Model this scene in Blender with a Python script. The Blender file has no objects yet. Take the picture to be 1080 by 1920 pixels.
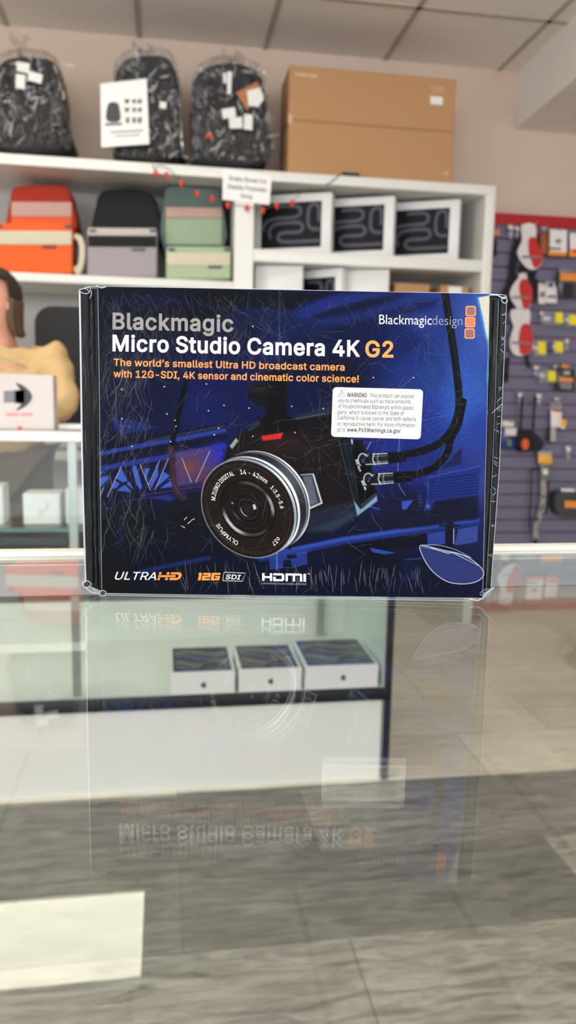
import bpy, bmesh, math, random
import numpy as np
from mathutils import Vector, Matrix
R = math.radians
random.seed(7)
scene = bpy.context.scene
COL = scene.collection

# ---------------------------------------------------------------- camera
F = 1442.8
CAM_Z = 1.101
YAW, PITCH, ROLL = R(9.1), R(8.5), R(1.15)
fwd = Vector((math.sin(YAW)*math.cos(PITCH), math.cos(YAW)*math.cos(PITCH), -math.sin(PITCH)))
rt0 = Vector((math.cos(YAW), -math.sin(YAW), 0))
up0 = rt0.cross(fwd)
rt = rt0*math.cos(ROLL) + up0*math.sin(ROLL)
up = up0*math.cos(ROLL) - rt0*math.sin(ROLL)
CAM = Vector((0, 0, CAM_Z))
cd = bpy.data.cameras.new('camera'); cam = bpy.data.objects.new('camera', cd); COL.objects.link(cam)
m = Matrix((rt, up, -fwd)).transposed().to_4x4(); m.translation = CAM; cam.matrix_world = m
cd.sensor_fit = 'VERTICAL'; cd.sensor_height = 34.6; cd.sensor_width = 34.6; cd.lens = 26.0
cd.clip_start = 0.01; cd.clip_end = 60
cd.dof.use_dof = True; cd.dof.focus_distance = 0.372; cd.dof.aperture_fstop = 11.5
scene.camera = cam

# ---------------------------------------------------------------- world, lights, exposure
w = bpy.data.worlds.new('daylight'); scene.world = w; w.use_nodes = True
bg = w.node_tree.nodes['Background']; bg.inputs[0].default_value = (0.90, 0.94, 1.0, 1); bg.inputs[1].default_value = 2.0
vs = scene.view_settings
vs.view_transform = 'Standard'; vs.look = 'None'; vs.gamma = 1; vs.use_curve_mapping = False
vs.exposure = 0.14
scene.cycles.use_denoising = True
scene.cycles.max_bounces = 9; scene.cycles.transparent_max_bounces = 24; scene.cycles.glossy_bounces = 4
scene.cycles.caustics_reflective = False; scene.cycles.caustics_refractive = False
scene.cycles.sample_clamp_indirect = 6

def area(name, loc, target, sx, sy, power, col):
    l = bpy.data.lights.new(name, 'AREA'); l.shape = 'RECTANGLE'; l.size = sx; l.size_y = sy; l.energy = power; l.color = col
    o = bpy.data.objects.new(name, l); COL.objects.link(o); o.location = loc
    d = Vector(target) - Vector(loc); o.rotation_euler = d.to_track_quat('-Z', 'Y').to_euler()
    return o
# daylight through the shop front behind the camera
area('shop_front_daylight', (0.3, -2.9, 2.15), (0.3, 3.4, 1.75), 5.6, 1.1, 115, (0.95, 0.97, 1.0))
area('left_fill_light', (-3.0, .2, 1.9), (2, 2.6, 1.7), 2.6, 1.3, 60, (.93, .96, 1.0))  # unseen fill lamp added at the left to brighten the soffit face
LAMP_E = 7.5

# ---------------------------------------------------------------- helpers
def ray(px, py):
    x = (px-540)/F; y = -(py-960)/F
    return (fwd + rt*x + up*y).normalized()
def P(px, py, Y):
    d = ray(px, py); return CAM + d*(Y/d.y)
def PZ(px, py, z):
    d = ray(px, py); return CAM + d*((z-CAM_Z)/d.z)
def PX(px, py, X):
    d = ray(px, py); return CAM + d*(X/d.x)
def PN(px, py, o, n):
    d = ray(px, py); return CAM + d*((o-CAM).dot(n)/d.dot(n))

def lin(c):
    def f(v):
        v /= 255.0
        return v/12.92 if v <= .04045 else ((v+.055)/1.055)**2.4
    return tuple(f(v) for v in c[:3]) + (1,)

def mat(name, rgb, rough=.5, metal=0, bump=0, bscale=60, var=0, vscale=8, coat=0, spec=.5, emit=None, es=0, trans=0):
    m = bpy.data.materials.new(name); m.use_nodes = True
    nt = m.node_tree; b = nt.nodes['Principled BSDF']
    c = lin(rgb)
    b.inputs['Base Color'].default_value = c; b.inputs['Roughness'].default_value = rough
    b.inputs['Metallic'].default_value = metal; b.inputs['Coat Weight'].default_value = coat
    b.inputs['Coat Roughness'].default_value = .12
    b.inputs['Specular IOR Level'].default_value = spec
    tc = nt.nodes.new('ShaderNodeTexCoord')
    n = nt.nodes.new('ShaderNodeTexNoise'); n.inputs['Scale'].default_value = vscale; n.inputs['Detail'].default_value = 4
    nt.links.new(tc.outputs['Object'], n.inputs['Vector'])
    v = max(var, .03)
    mx = nt.nodes.new('ShaderNodeMix'); mx.data_type = 'RGBA'
    mx.inputs['A'].default_value = tuple(x*(1-v) for x in c[:3]) + (1,)
    mx.inputs['B'].default_value = tuple(min(1, x*(1+v)) for x in c[:3]) + (1,)
    nt.links.new(n.outputs['Fac'], mx.inputs['Factor']); nt.links.new(mx.outputs['Result'], b.inputs['Base Color'])
    if bump:
        n2 = nt.nodes.new('ShaderNodeTexNoise'); n2.inputs['Scale'].default_value = bscale; n2.inputs['Detail'].default_value = 6
        nt.links.new(tc.outputs['Object'], n2.inputs['Vector'])
        bp = nt.nodes.new('ShaderNodeBump'); bp.inputs['Strength'].default_value = bump; bp.inputs['Distance'].default_value = .01
        nt.links.new(n2.outputs['Fac'], bp.inputs['Height']); nt.links.new(bp.outputs['Normal'], b.inputs['Normal'])
    if es:
        b.inputs['Emission Color'].default_value = lin(emit or rgb); b.inputs['Emission Strength'].default_value = es
    return m

def glass_mat(name, tint=(.97, .985, .975), base=.04, rough=0.0, power=5, bump=0, bscale=8, streak=0, haze=0):
    """thin clear sheet: straight-through tint plus an angle-dependent mirror reflection"""
    m = bpy.data.materials.new(name); m.use_nodes = True; nt = m.node_tree; N = nt.nodes; L = nt.links
    N.clear(); out = N.new('ShaderNodeOutputMaterial')
    g = N.new('ShaderNodeNewGeometry'); dot = N.new('ShaderNodeVectorMath'); dot.operation = 'DOT_PRODUCT'
    gl = N.new('ShaderNodeBsdfGlossy'); gl.inputs['Roughness'].default_value = rough
    if bump:
        tc = N.new('ShaderNodeTexCoord'); nz = N.new('ShaderNodeTexNoise'); nz.inputs['Scale'].default_value = bscale
        nz.inputs['Detail'].default_value = 3; nz.inputs['Distortion'].default_value = 1.6
        mp = N.new('ShaderNodeMapping'); mp.inputs['Scale'].default_value = (1, 1, .45); mp.inputs['Rotation'].default_value = (0, .5, 0)
        L.new(tc.outputs['Object'], mp.inputs['Vector']); L.new(mp.outputs[0], nz.inputs['Vector'])
        bp = N.new('ShaderNodeBump'); bp.inputs['Strength'].default_value = 1; bp.inputs['Distance'].default_value = bump
        L.new(nz.outputs['Fac'], bp.inputs['Height']); L.new(bp.outputs['Normal'], gl.inputs['Normal'])
        L.new(bp.outputs['Normal'], dot.inputs[0])
    else:
        L.new(g.outputs['Normal'], dot.inputs[0])
    L.new(g.outputs['Incoming'], dot.inputs[1])
    ab = N.new('ShaderNodeMath'); ab.operation = 'ABSOLUTE'; L.new(dot.outputs['Value'], ab.inputs[0])
    om = N.new('ShaderNodeMath'); om.operation = 'SUBTRACT'; om.inputs[0].default_value = 1; om.use_clamp = True; L.new(ab.outputs[0], om.inputs[1])
    pw = N.new('ShaderNodeMath'); pw.operation = 'POWER'; pw.inputs[1].default_value = power; L.new(om.outputs[0], pw.inputs[0])
    ma = N.new('ShaderNodeMath'); ma.operation = 'MULTIPLY_ADD'; ma.inputs[1].default_value = 1-base; ma.inputs[2].default_value = base
    L.new(pw.outputs[0], ma.inputs[0])
    tr = N.new('ShaderNodeBsdfTransparent'); tr.inputs[0].default_value = (*tint, 1)
    mx = N.new('ShaderNodeMixShader'); L.new(ma.outputs[0], mx.inputs[0]); L.new(tr.outputs[0], mx.inputs[1]); L.new(gl.outputs[0], mx.inputs[2])
    last = mx
    if haze:
        df = N.new('ShaderNodeBsdfDiffuse'); df.inputs[0].default_value = (.9, .92, .9, 1)
        m2 = N.new('ShaderNodeMixShader'); m2.inputs[0].default_value = haze
        L.new(mx.outputs[0], m2.inputs[1]); L.new(df.outputs[0], m2.inputs[2]); last = m2
    L.new(last.outputs[0], out.inputs[0])
    return m

def film_mat(name, rgb, alpha, rough=.25):
    m = bpy.data.materials.new(name); m.use_nodes = True; nt = m.node_tree; N = nt.nodes; L = nt.links
    b = N['Principled BSDF']; b.inputs['Base Color'].default_value = lin(rgb); b.inputs['Roughness'].default_value = rough
    b.inputs['Alpha'].default_value = alpha
    return m

class B:
    """collects shapes into one mesh"""
    def __init__(s): s.bm = bmesh.new()
    def _new(s, before, mi, smooth=False):
        for f in s.bm.faces:
            if f.index == -1 or f not in before: pass
    def box(s, c, size, bev=0, rz=0, mi=0, seg=2, rx=0, ry=0):
        n = len(s.bm.faces)
        t = bmesh.new(); bmesh.ops.create_cube(t, size=1)
        for v in t.verts: v.co = Vector((v.co.x*size[0], v.co.y*size[1], v.co.z*size[2]))
        if bev: bmesh.ops.bevel(t, geom=t.edges[:], offset=min(bev, min(size)*.49), segments=seg, affect='EDGES', profile=.5)
        M = Matrix.Translation(Vector(c)) @ Matrix.Rotation(rz, 4, 'Z') @ Matrix.Rotation(rx, 4, 'X') @ Matrix.Rotation(ry, 4, 'Y')
        t.transform(M); s.add(t, mi, 'auto' if bev > 0 else False); return s
    def add(s, t, mi=0, smooth=False):
        big = max((f.calc_area() for f in t.faces), default=0)*.12 if smooth == 'auto' else 1e9
        mp = {v: s.bm.verts.new(v.co) for v in t.verts}
        for f in t.faces:
            try: nf = s.bm.faces.new([mp[v] for v in f.verts])
            except ValueError: continue
            nf.material_index = mi if mi is not None else f.material_index; nf.smooth = bool(smooth) and f.calc_area() < big and len(f.verts) < 5
        t.free()
    def span(s, a, b, bev=0, mi=0, seg=2):
        a = Vector(a); b = Vector(b)
        return s.box((a+b)/2, [abs(x) for x in (b-a)], bev, mi=mi, seg=seg)
    def prism(s, pts, vec, bev=0, mi=0, seg=3, smooth=True):
        """closed outline (3D points in a plane) pushed along vec, rims rounded"""
        t = bmesh.new(); vs_ = [t.verts.new(p) for p in pts]
        f = t.faces.new(vs_); f.normal_update()
        if f.normal.dot(Vector(vec)) > 0: f.normal_flip()
        r = bmesh.ops.extrude_face_region(t, geom=[f])
        nv = [e for e in r['geom'] if isinstance(e, bmesh.types.BMVert)]
        bmesh.ops.translate(t, verts=nv, vec=Vector(vec))
        bmesh.ops.recalc_face_normals(t, faces=t.faces[:])
        if bev:
            ed = [e for e in t.edges if any(len(q.verts) == len(pts) for q in e.link_faces)] if len(pts) > 4 else t.edges[:]
            bmesh.ops.bevel(t, geom=ed, offset=bev, segments=seg, affect='EDGES', profile=.5, clamp_overlap=True)
        s.add(t, mi, smooth and bev > 0); return s
    def flat(s, pts, mi=0):
        s.bm.faces.new([s.bm.verts.new(p) for p in pts]).material_index = mi; return s
    def tube(s, path, r, n=8, mi=0, closed=False, flat=1.0):
        path = [Vector(p) for p in path]; rings = []
        k = len(path)
        for i, p in enumerate(path):
            a = path[(i-1) % k] if (closed or i) else path[0]; b = path[(i+1) % k] if (closed or i < k-1) else path[-1]
            d = (b-a); d = d.normalized() if d.length > 1e-9 else Vector((0, 0, 1))
            u = d.cross(Vector((0, 1, 0)))
            if u.length < .1: u = d.cross(Vector((1, 0, 0)))
            u.normalize(); v = d.cross(u)
            rr = r[i] if isinstance(r, (list, tuple)) else r
            rings.append([s.bm.verts.new(p + (u*math.cos(6.2832*j/n) + v*math.sin(6.2832*j/n)*flat)*rr) for j in range(n)])
        for i in range(k if closed else k-1):
            A, C = rings[i], rings[(i+1) % k]
            for j in range(n):
                f = s.bm.faces.new([A[j], A[(j+1) % n], C[(j+1) % n], C[j]]); f.material_index = mi; f.smooth = True
        if not closed:
            s.bm.faces.new(rings[0][::-1]).material_index = mi; s.bm.faces.new(rings[-1]).material_index = mi
        return s
    def ell(s, c, rad, mi=0, rz=0, seg=16, rx=0):
        t = bmesh.new(); bmesh.ops.create_uvsphere(t, u_segments=seg, v_segments=seg*2//3, radius=1)
        for v in t.verts: v.co = Vector((v.co.x*rad[0], v.co.y*rad[1], v.co.z*rad[2]))
        t.transform(Matrix.Translation(Vector(c)) @ Matrix.Rotation(rz, 4, 'Z') @ Matrix.Rotation(rx, 4, 'X')); s.add(t, mi, True); return s
    def strip(s, path, wid, n, mi=0):
        """flat ribbon along path, lying in the plane with normal n"""
        path = [Vector(p) for p in path]; prev = None; n = Vector(n)
        for i, p in enumerate(path):
            a = path[max(0, i-1)]; b = path[min(len(path)-1, i+1)]
            d = (b-a).normalized(); u = d.cross(n).normalized()
            ww = wid[i] if isinstance(wid, (list, tuple)) else wid
            q = (s.bm.verts.new(p+u*ww/2), s.bm.verts.new(p-u*ww/2))
            if prev: s.bm.faces.new([prev[0], q[0], q[1], prev[1]]).material_index = mi
            prev = q
        return s

WLOC = {}
def thing(name, label, cat, loc, group=None):
    o = bpy.data.objects.new(name, None); o.empty_display_size = .02; COL.objects.link(o)
    o.location = loc; WLOC[o] = Vector(loc); o['label'] = label; o['category'] = cat
    if group: o['group'] = group
    return o
def obj(name, b, mats, parent=None, label=None, cat=None, group=None, kind=None):
    me = bpy.data.meshes.new(name); b.bm.normal_update(); b.bm.to_mesh(me); b.bm.free()
    if not isinstance(mats, (list, tuple)): mats = [mats]
    for m_ in mats: me.materials.append(m_)
    return link(name, me, parent, label, cat, group, kind)
def link(name, me, parent=None, label=None, cat=None, group=None, kind=None):
    o = bpy.data.objects.new(name, me); COL.objects.link(o)
    if parent is not None:
        off = WLOC[parent]; me.transform(Matrix.Translation(-off)); o.parent = parent; WLOC[o] = off
    elif kind != 'structure':
        co = np.empty(len(me.vertices)*3); me.vertices.foreach_get('co', co); co = co.reshape(-1, 3)
        c = Vector(((co[:, 0].min()+co[:, 0].max())/2, (co[:, 1].min()+co[:, 1].max())/2, co[:, 2].min()))
        me.transform(Matrix.Translation(-c)); o.location = c; WLOC[o] = c
    else: WLOC[o] = Vector((0, 0, 0))
    if label: o['label'] = label
    if cat: o['category'] = cat
    if group: o['group'] = group
    if kind: o['kind'] = kind
    return o
def dup(root, off, label, group=None):
    r = root.copy(); COL.objects.link(r); r.location = root.location + Vector(off); r['label'] = label; WLOC[r] = Vector(r.location)
    if group: r['group'] = group
    for ch in list(root.children):
        c = ch.copy(); COL.objects.link(c); c.parent = r
        for g in ch.children:
            d = g.copy(); COL.objects.link(d); d.parent = c
    return r

# outlines of the lettering, one entry per character: advance width and contours in 1/1000 em
INTER = {
'A': (480, ['16 0 201 509 276 509 463 0 395 0 287 302 264 372 232 478 245 478 213 371 191 302 85 0', '110 142 110 199 370 199 370 142']),
'B': (456, ['60 0 60 509 241 509 274 507 304 501 329 491 350 477 367 461 381 442 390 421 396 398 398 374 397 353 393 336 387 320 356 286 315 267 315 262 331 260 347 254 363 245 378 234 391 220 402 203 411 184 416 161 418 136 416 111 410 88 400 67 386 48 368 31 344 18 317 8 284 2 247 0', '125 57 245 57 281 60 309 67 330 80 344 96 353 115 355 137 354 153 350 169 342 184 333 197 320 209 306 218 289 225 269 229 248 231 125 231', '125 285 238 285 288 296 302 304 314 314 323 326 330 340 335 355 336 372 333 393 326 412 313 429 294 442 270 449 240 452 125 452']),
'C': (510, ['267 -7 225 -3 186 7 150 25 119 49 92 79 70 115 53 157 44 203 40 254 44 305 53 352 70 393 92 429 119 459 150 484 186 501 225 512 267 516 340 504 362 496 383 485 402 471 419 456 435 438 448 418 459 397 467 373 473 348 408 348 389 395 357 428 315 449 267 456 237 453 209 445 184 432 161 414 141 391 125 364 113 332 106 295 103 254 106 213 113 177 125 145 141 117 161 94 184 76 210 63 237 56 267 53 315 60 357 81 389 114 408 160 473 160 467 135 459 112 448 91 435 71 420 53 402 38 383 24 363 13 341 5 317 -2 293 -6']),
'D': (502, ['219 0 96 0 96 57 215 57 254 60 288 68 318 81 343 99 363 122 379 149 390 181 397 216 399 255 397 294 390 329 379 361 364 388 344 410 320 428 291 441 258 449 221 452 93 452 93 509 225 509 273 505 315 495 353 478 385 455 412 426 433 391 449 351 458 306 462 255 458 205 449 159 433 119 411 83 384 54 351 31 312 14 268 3', '125 509 125 0 60 0 60 509']),
'E': (419, ['60 0 60 509 372 509 372 452 125 452 125 286 355 286 355 229 125 229 125 57 375 57 375 0']),
'F': (410, ['60 0 60 509 369 509 369 452 125 452 125 278 346 278 346 221 125 221 125 0']),
'G': (520, ['269 -7 225 -3 185 7 149 25 118 49 91 79 69 116 53 157 43 203 40 254 43 305 53 352 69 393 91 429 117 459 149 484 184 501 223 512 265 516 291 514 316 510 340 504 363 494 384 483 403 469 421 453 436 436 449 416 460 395 468 373 474 349 408 349 387 393 356 427 315 448 265 456 236 453 209 445 183 432 160 414 141 392 125 364 113 332 106 295 103 254 106 213 113 177 125 145 141 117 161 95 184 76 210 63 238 56 269 53 296 55 322 61 345 71 365 85 382 102 396 123 407 147 413 173 415 202 434 199 283 199 283 256 478 256 478 200 475 160 466 124 451 91 431 62 406 38 377 19 344 5 308 -4']),
'H': (517, ['60 0 60 509 125 509 125 289 392 289 392 509 457 509 457 0 392 0 392 232 125 232 125 0']),
'I': (300, ['31 0 31 57 118 57 118 452 31 452 31 509 269 509 269 452 183 452 183 57 269 57 269 0']),
'J': (396, ['185 -7 143 -2 106 11 75 33 52 63 38 100 33 145 33 173 98 173 98 145 100 117 108 93 122 74 139 61 160 53 185 50 209 53 230 61 248 74 261 93 269 117 272 145 272 509 336 509 336 145 332 100 318 63 294 33 263 11 227 -2']),
'K': (467, ['104 145 104 216 139 261 174 303 212 344 364 509 448 509 231 276 228 276', '60 0 60 509 125 509 125 334 124 225 125 193 125 0', '372 0 188 259 228 309 449 0']),
'L': (393, ['60 0 60 509 125 509 125 57 361 57 361 0']),
'M': (628, ['60 0 60 509 152 509 277 187 287 159 299 123 311 84 322 49 307 49 318 83 330 121 342 158 352 187 476 509 568 509 568 0 504 0 504 291 504 327 505 369 506 413 507 457 513 457 498 409 482 363 467 322 456 291 342 0 286 0 170 291 159 321 145 361 129 408 112 457 119 457 120 416 121 372 122 328 122 291 122 0']),
'N': (523, ['60 0 60 509 136 509 343 183 363 151 388 107 414 55 405 54 401 108 399 157 399 195 399 509 463 509 463 0 387 0 202 290 177 331 148 381 108 452 119 454 122 384 124 328 125 291 125 0']),
'O': (533, ['267 -7 225 -3 186 7 150 25 119 49 92 79 70 115 53 157 44 203 40 254 44 305 53 352 70 393 92 429 119 459 150 484 186 501 225 512 267 516 309 512 348 501 384 484 415 459 442 429 464 393 480 352 490 305 493 254 490 203 480 157 464 115 442 79 415 49 384 25 348 7 309 -3', '267 53 296 55 324 63 349 76 372 94 392 116 408 144 420 176 428 213 430 254 428 295 420 332 408 365 392 392 372 415 349 433 324 446 296 453 267 456 237 453 210 445 184 433 161 415 142 392 125 364 113 332 106 295 103 254 106 213 113 176 125 144 142 117 161 94 184 76 210 63 237 55']),
'P': (445, ['60 0 60 509 235 509 272 506 305 499 332 487 356 471 375 452 390 430 400 404 407 377 409 348 407 318 400 291 390 265 375 243 356 223 332 207 305 195 272 188 235 186 109 186 109 242 233 242 257 244 279 248 297 256 312 266 324 279 333 294 339 310 343 328 344 348 343 367 339 385 333 402 324 416 312 428 297 439 279 446 257 451 232 452 125 452 125 0']),
'Q': (533, ['245 159 313 159 369 85 384 65 468 -48 401 -48 346 27 331 46', '267 -7 225 -3 186 7 150 25 119 49 92 79 70 115 53 157 44 203 40 254 44 305 53 352 70 393 92 429 119 459 150 484 186 501 225 512 267 516 309 512 348 501 384 484 415 459 442 429 464 393 480 352 490 305 493 254 490 203 480 157 464 115 442 79 415 49 384 25 348 7 309 -3', '267 53 296 55 324 63 349 76 372 94 392 116 408 144 420 176 428 213 430 254 428 295 420 332 408 365 392 392 372 415 349 433 324 446 296 453 267 456 237 453 210 445 184 433 161 415 142 392 125 364 113 332 106 295 103 254 106 213 113 176 125 144 142 117 161 94 184 76 210 63 237 55']),
'R': (449, ['60 0 60 509 236 509 273 506 305 500 333 489 356 473 376 455 390 433 401 408 407 381 409 352 407 323 401 296 390 271 376 250 356 232 333 217 305 206 273 200 236 198 96 198 96 255 234 255 258 256 280 260 298 267 313 276 325 287 334 300 340 316 344 333 345 352 344 371 340 389 334 405 325 419 313 430 298 440 279 446 258 451 233 452 125 452 125 0', '353 0 230 229 303 229 428 0']),
'S': (447, ['224 -9 188 -7 156 -1 128 9 102 23 81 40 64 60 51 83 42 109 38 137 104 137 108 118 114 102 123 88 136 76 150 66 166 59 224 49 246 50 267 54 286 60 303 69 317 79 329 92 338 106 344 122 346 139 344 154 340 168 332 179 296 205 245 222 184 239 145 253 112 269 86 289 67 313 56 341 52 372 54 400 62 425 75 448 92 468 113 484 138 498 165 508 195 514 227 516 259 514 289 508 316 498 340 484 360 468 377 449 390 427 398 403 401 378 337 378 332 402 320 421 302 437 280 449 254 456 225 459 204 457 185 454 167 448 152 440 139 430 129 418 121 405 117 391 115 376 117 359 122 345 131 334 169 308 212 293 264 279 312 264 359 238 395 198 402 180 407 161 408 139 406 112 399 87 386 64 370 43 349 25 323 11 294 0 261 -7']),
'T': (449, ['32 452 32 509 417 509 417 452 257 452 257 0 193 0 193 452']),
'U': (517, ['259 -8 220 -6 186 2 154 15 126 33 103 55 85 80 71 108 63 140 60 173 60 509 124 509 124 178 126 155 132 133 141 113 153 95 169 80 187 68 208 59 232 53 259 52 285 53 309 59 331 68 349 80 364 95 377 113 385 133 391 155 393 178 393 509 457 509 457 173 454 140 446 108 433 80 414 55 391 33 363 15 332 2 297 -6']),
'V': (480, ['204 0 16 509 84 509 192 206 215 137 248 31 235 31 267 138 290 206 395 509 463 509 278 0']),
'W': (686, ['155 0 16 509 82 509 163 196 175 145 187 94 197 40 189 40 200 94 211 145 224 196 306 509 380 509 462 196 474 145 486 94 497 40 488 40 499 94 510 145 523 196 603 509 670 509 530 0 455 0 368 323 351 391 336 475 350 475 335 395 318 323 230 0']),
'X': (474, ['18 0 217 284 217 236 29 509 104 509 178 400 204 361 223 329 243 292 232 292 252 329 272 361 298 400 374 509 446 509 259 239 259 287 456 0 382 0 292 129 268 165 250 195 230 231 244 231 225 196 206 166 182 129 91 0']),
'Y': (472, ['203 0 203 208 16 509 91 509 192 344 222 292 250 230 224 230 251 293 280 344 381 509 455 509 268 208 268 0']),
'Z': (438, ['42 0 42 46 273 385 306 431 341 476 348 454 285 452 223 452 40 452 40 509 397 509 397 462 169 129 134 81 97 33 90 54 152 57 214 57 399 57 399 0']),
'a': (389, ['160 -9 137 -7 115 -3 94 5 76 15 60 29 48 45 38 63 32 84 30 108 32 128 36 146 43 161 53 174 64 184 78 193 125 211 178 220 234 227 265 235 271 240 274 246 276 255 276 257 267 297 240 322 196 331 149 322 118 301 100 274 41 291 51 313 64 331 79 346 95 358 114 368 133 375 194 384 239 379 286 360 300 350 312 336 322 320 330 301 335 278 337 251 337 0 277 0 277 52 272 52 252 25 215 1', '170 45 192 47 211 51 228 59 242 68 254 80 263 93 270 108 274 122 276 138 276 190 259 182 231 176 200 171 175 168 134 159 103 139 97 130 93 118 92 105 102 72 130 52']),
'b': (424, ['229 -8 208 -7 189 -3 172 4 138 31 118 59 112 59 112 0 53 0 53 509 114 509 114 319 118 319 137 346 171 373 188 379 207 383 229 384 259 382 287 374 313 361 335 342 354 320 370 293 381 261 388 227 390 189 388 151 381 116 370 84 355 57 336 34 313 16 288 3 260 -6', '220 47 242 49 262 55 279 66 294 80 306 97 316 117 323 139 327 163 328 189 327 215 323 239 316 261 307 281 295 298 280 311 262 322 243 328 220 330 198 328 178 322 161 312 147 299 134 282 125 263 118 241 114 216 113 189 114 162 118 138 125 115 135 95 147 78 162 65 179 55 198 49']),
'c': (396, ['207 -8 174 -5 144 3 117 16 93 35 72 58 56 85 44 116 37 150 34 187 37 225 44 260 56 291 72 318 93 341 117 360 144 374 174 382 207 384 260 377 305 356 340 322 362 277 303 262 290 289 270 311 242 325 207 330 184 328 163 321 145 310 130 296 118 278 108 258 102 236 98 212 96 187 98 163 102 139 108 117 118 97 130 80 145 66 163 55 184 49 207 46 243 52 271 66 292 89 304 117 363 102 341 56 306 21 261 -1']),
'd': (424, ['195 -8 165 -6 137 3 111 16 89 34 70 57 55 84 43 116 36 151 34 189 36 227 43 261 55 293 70 320 89 342 112 361 137 374 165 382 196 384 218 383 237 379 253 373 287 346 306 319 311 319 311 509 372 509 372 0 313 0 313 59 307 59 287 31 252 4 236 -3 217 -7', '205 47 226 49 246 55 263 65 278 78 290 95 299 115 306 138 310 162 312 189 310 216 306 241 300 263 290 282 278 299 263 312 246 322 227 328 205 330 182 328 162 322 145 311 130 298 118 281 108 261 102 239 98 215 96 189 98 163 102 139 109 117 118 97 130 80 145 66 162 55 182 49']),
'e': (404, ['212 -8 177 -5 145 3 117 16 92 35 72 58 56 85 44 116 37 150 34 187 36 224 44 258 55 290 71 317 91 340 115 359 142 373 172 382 205 384 266 374 285 366 303 355 319 341 334 324 347 305 357 282 365 256 370 227 371 194 371 169 75 169 75 221 338 221 310 202 308 226 304 248 298 269 288 286 277 301 263 314 246 323 227 328 205 330 183 328 164 323 146 313 131 301 119 286 109 270 102 251 97 231 96 211 96 178 98 151 102 127 110 106 121 88 135 73 151 61 169 53 190 48 212 46 254 53 285 73 306 105 365 91 358 72 348 55 335 39 320 26 302 14 283 4 261 -3 237 -7']),
'f': (254, ['228 379 228 327 6 327 6 379', '81 0 81 432 82 452 87 470 96 486 107 499 120 510 135 519 187 530 222 527 243 521 227 468 215 472 195 474 178 472 164 468 154 460 147 449 143 435 142 419 142 0']),
'g': (425, ['207 -151 180 -149 156 -146 134 -140 82 -110 51 -69 101 -41 122 -66 154 -88 207 -97 236 -95 261 -87 282 -75 298 -58 308 -34 311 -6 311 68 306 68 287 41 252 16 236 10 217 6 195 5 165 7 138 14 113 27 90 43 71 65 55 90 43 120 36 154 34 191 36 229 43 263 55 293 71 320 90 342 112 361 138 374 166 382 196 384 218 383 237 379 253 373 288 346 308 319 313 319 313 379 372 379 372 -9 370 -40 363 -67 350 -90 334 -109 314 -124 291 -136 265 -144 237 -149', '205 59 227 61 246 66 264 75 278 87 290 103 300 121 307 142 311 166 312 193 311 219 307 242 300 264 291 283 279 299 264 312 247 322 227 328 205 330 182 328 163 322 145 312 130 298 118 282 109 262 102 241 98 218 96 193 98 167 102 144 109 123 118 104 131 88 145 76 163 66 183 61']),
'h': (410, ['114 227 114 0 53 0 53 509 114 509 114 287 102 287 116 319 132 344 152 362 175 374 200 382 227 384 252 383 275 377 295 369 313 356 328 340 341 321 350 298 355 271 357 240 357 0 296 0 296 235 293 263 286 286 273 304 256 318 235 326 210 329 192 328 176 324 161 317 147 308 136 297 126 283 119 266 115 248']),
'i': (167, ['53 0 53 379 114 379 114 0', '84 443 73 444 63 448 54 455 47 463 43 472 41 483 43 494 47 504 54 512 63 518 73 522 84 524 95 522 105 518 114 512 121 504 125 494 126 483 125 472 121 463 114 455 105 448 95 444']),
'j': (167, ['53 379 114 379 114 -30 112 -52 108 -72 102 -90 92 -106 80 -119 65 -129 47 -137 27 -141 4 -143 -10 -143 -10 -87 2 -87 18 -85 31 -80 40 -72 47 -61 51 -46 53 -29', '83 443 72 444 62 448 53 455 47 463 42 472 41 483 42 494 47 504 53 512 62 518 72 522 83 524 95 522 105 518 114 512 120 504 125 494 126 483 125 472 120 463 114 455 105 448 95 444']),
'k': (381, ['110 137 110 212 121 212 284 379 360 379 184 199 177 199', '53 0 53 509 114 509 114 0', '294 0 148 186 191 229 372 0']),
'l': (189, ['139 -2 112 0 91 8 74 20 62 37 55 59 53 84 53 509 114 509 114 99 120 62 126 57 135 53 146 52 160 53 170 54 181 3 162 -1']),
'm': (610, ['53 0 53 379 112 379 112 295 108 295 114 314 122 331 132 346 172 376 219 386 245 383 268 375 287 361 303 342 314 320 321 295 312 295 318 312 326 329 337 343 381 375 437 386 458 385 478 380 497 372 514 361 529 346 541 328 550 307 555 283 557 255 557 0 496 0 496 254 493 279 485 298 473 313 456 323 438 329 419 330 402 329 387 326 374 320 345 290 335 247 335 0 274 0 274 260 272 280 265 297 253 311 238 322 220 328 199 330 158 320 145 312 135 302 126 289 119 274 115 257 114 238 114 0']),
'n': (410, ['114 227 114 0 53 0 53 379 112 379 112 287 102 287 116 319 132 344 152 362 175 374 200 382 227 384 252 383 275 377 295 369 313 356 328 340 341 321 350 298 355 271 357 240 357 0 296 0 296 235 293 263 286 286 273 304 256 318 235 326 210 329 192 328 176 324 161 317 147 308 136 297 126 283 119 266 115 248']),
'o': (415, ['207 -8 174 -5 144 3 117 16 93 35 72 58 56 85 44 116 37 150 34 187 37 225 44 260 56 291 72 318 93 341 117 360 144 374 174 382 207 384 241 382 271 374 299 360 323 341 343 318 359 291 371 260 379 225 381 187 379 150 371 116 359 85 343 58 323 35 299 16 271 3 241 -5', '207 46 231 49 252 55 270 66 285 80 298 97 307 117 314 139 318 163 319 187 318 212 314 236 307 258 298 278 285 296 270 310 252 321 231 328 207 330 184 328 163 321 145 310 130 296 118 278 108 258 102 236 98 212 96 187 98 163 102 139 108 117 118 97 130 80 145 66 163 55 184 49']),
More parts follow.
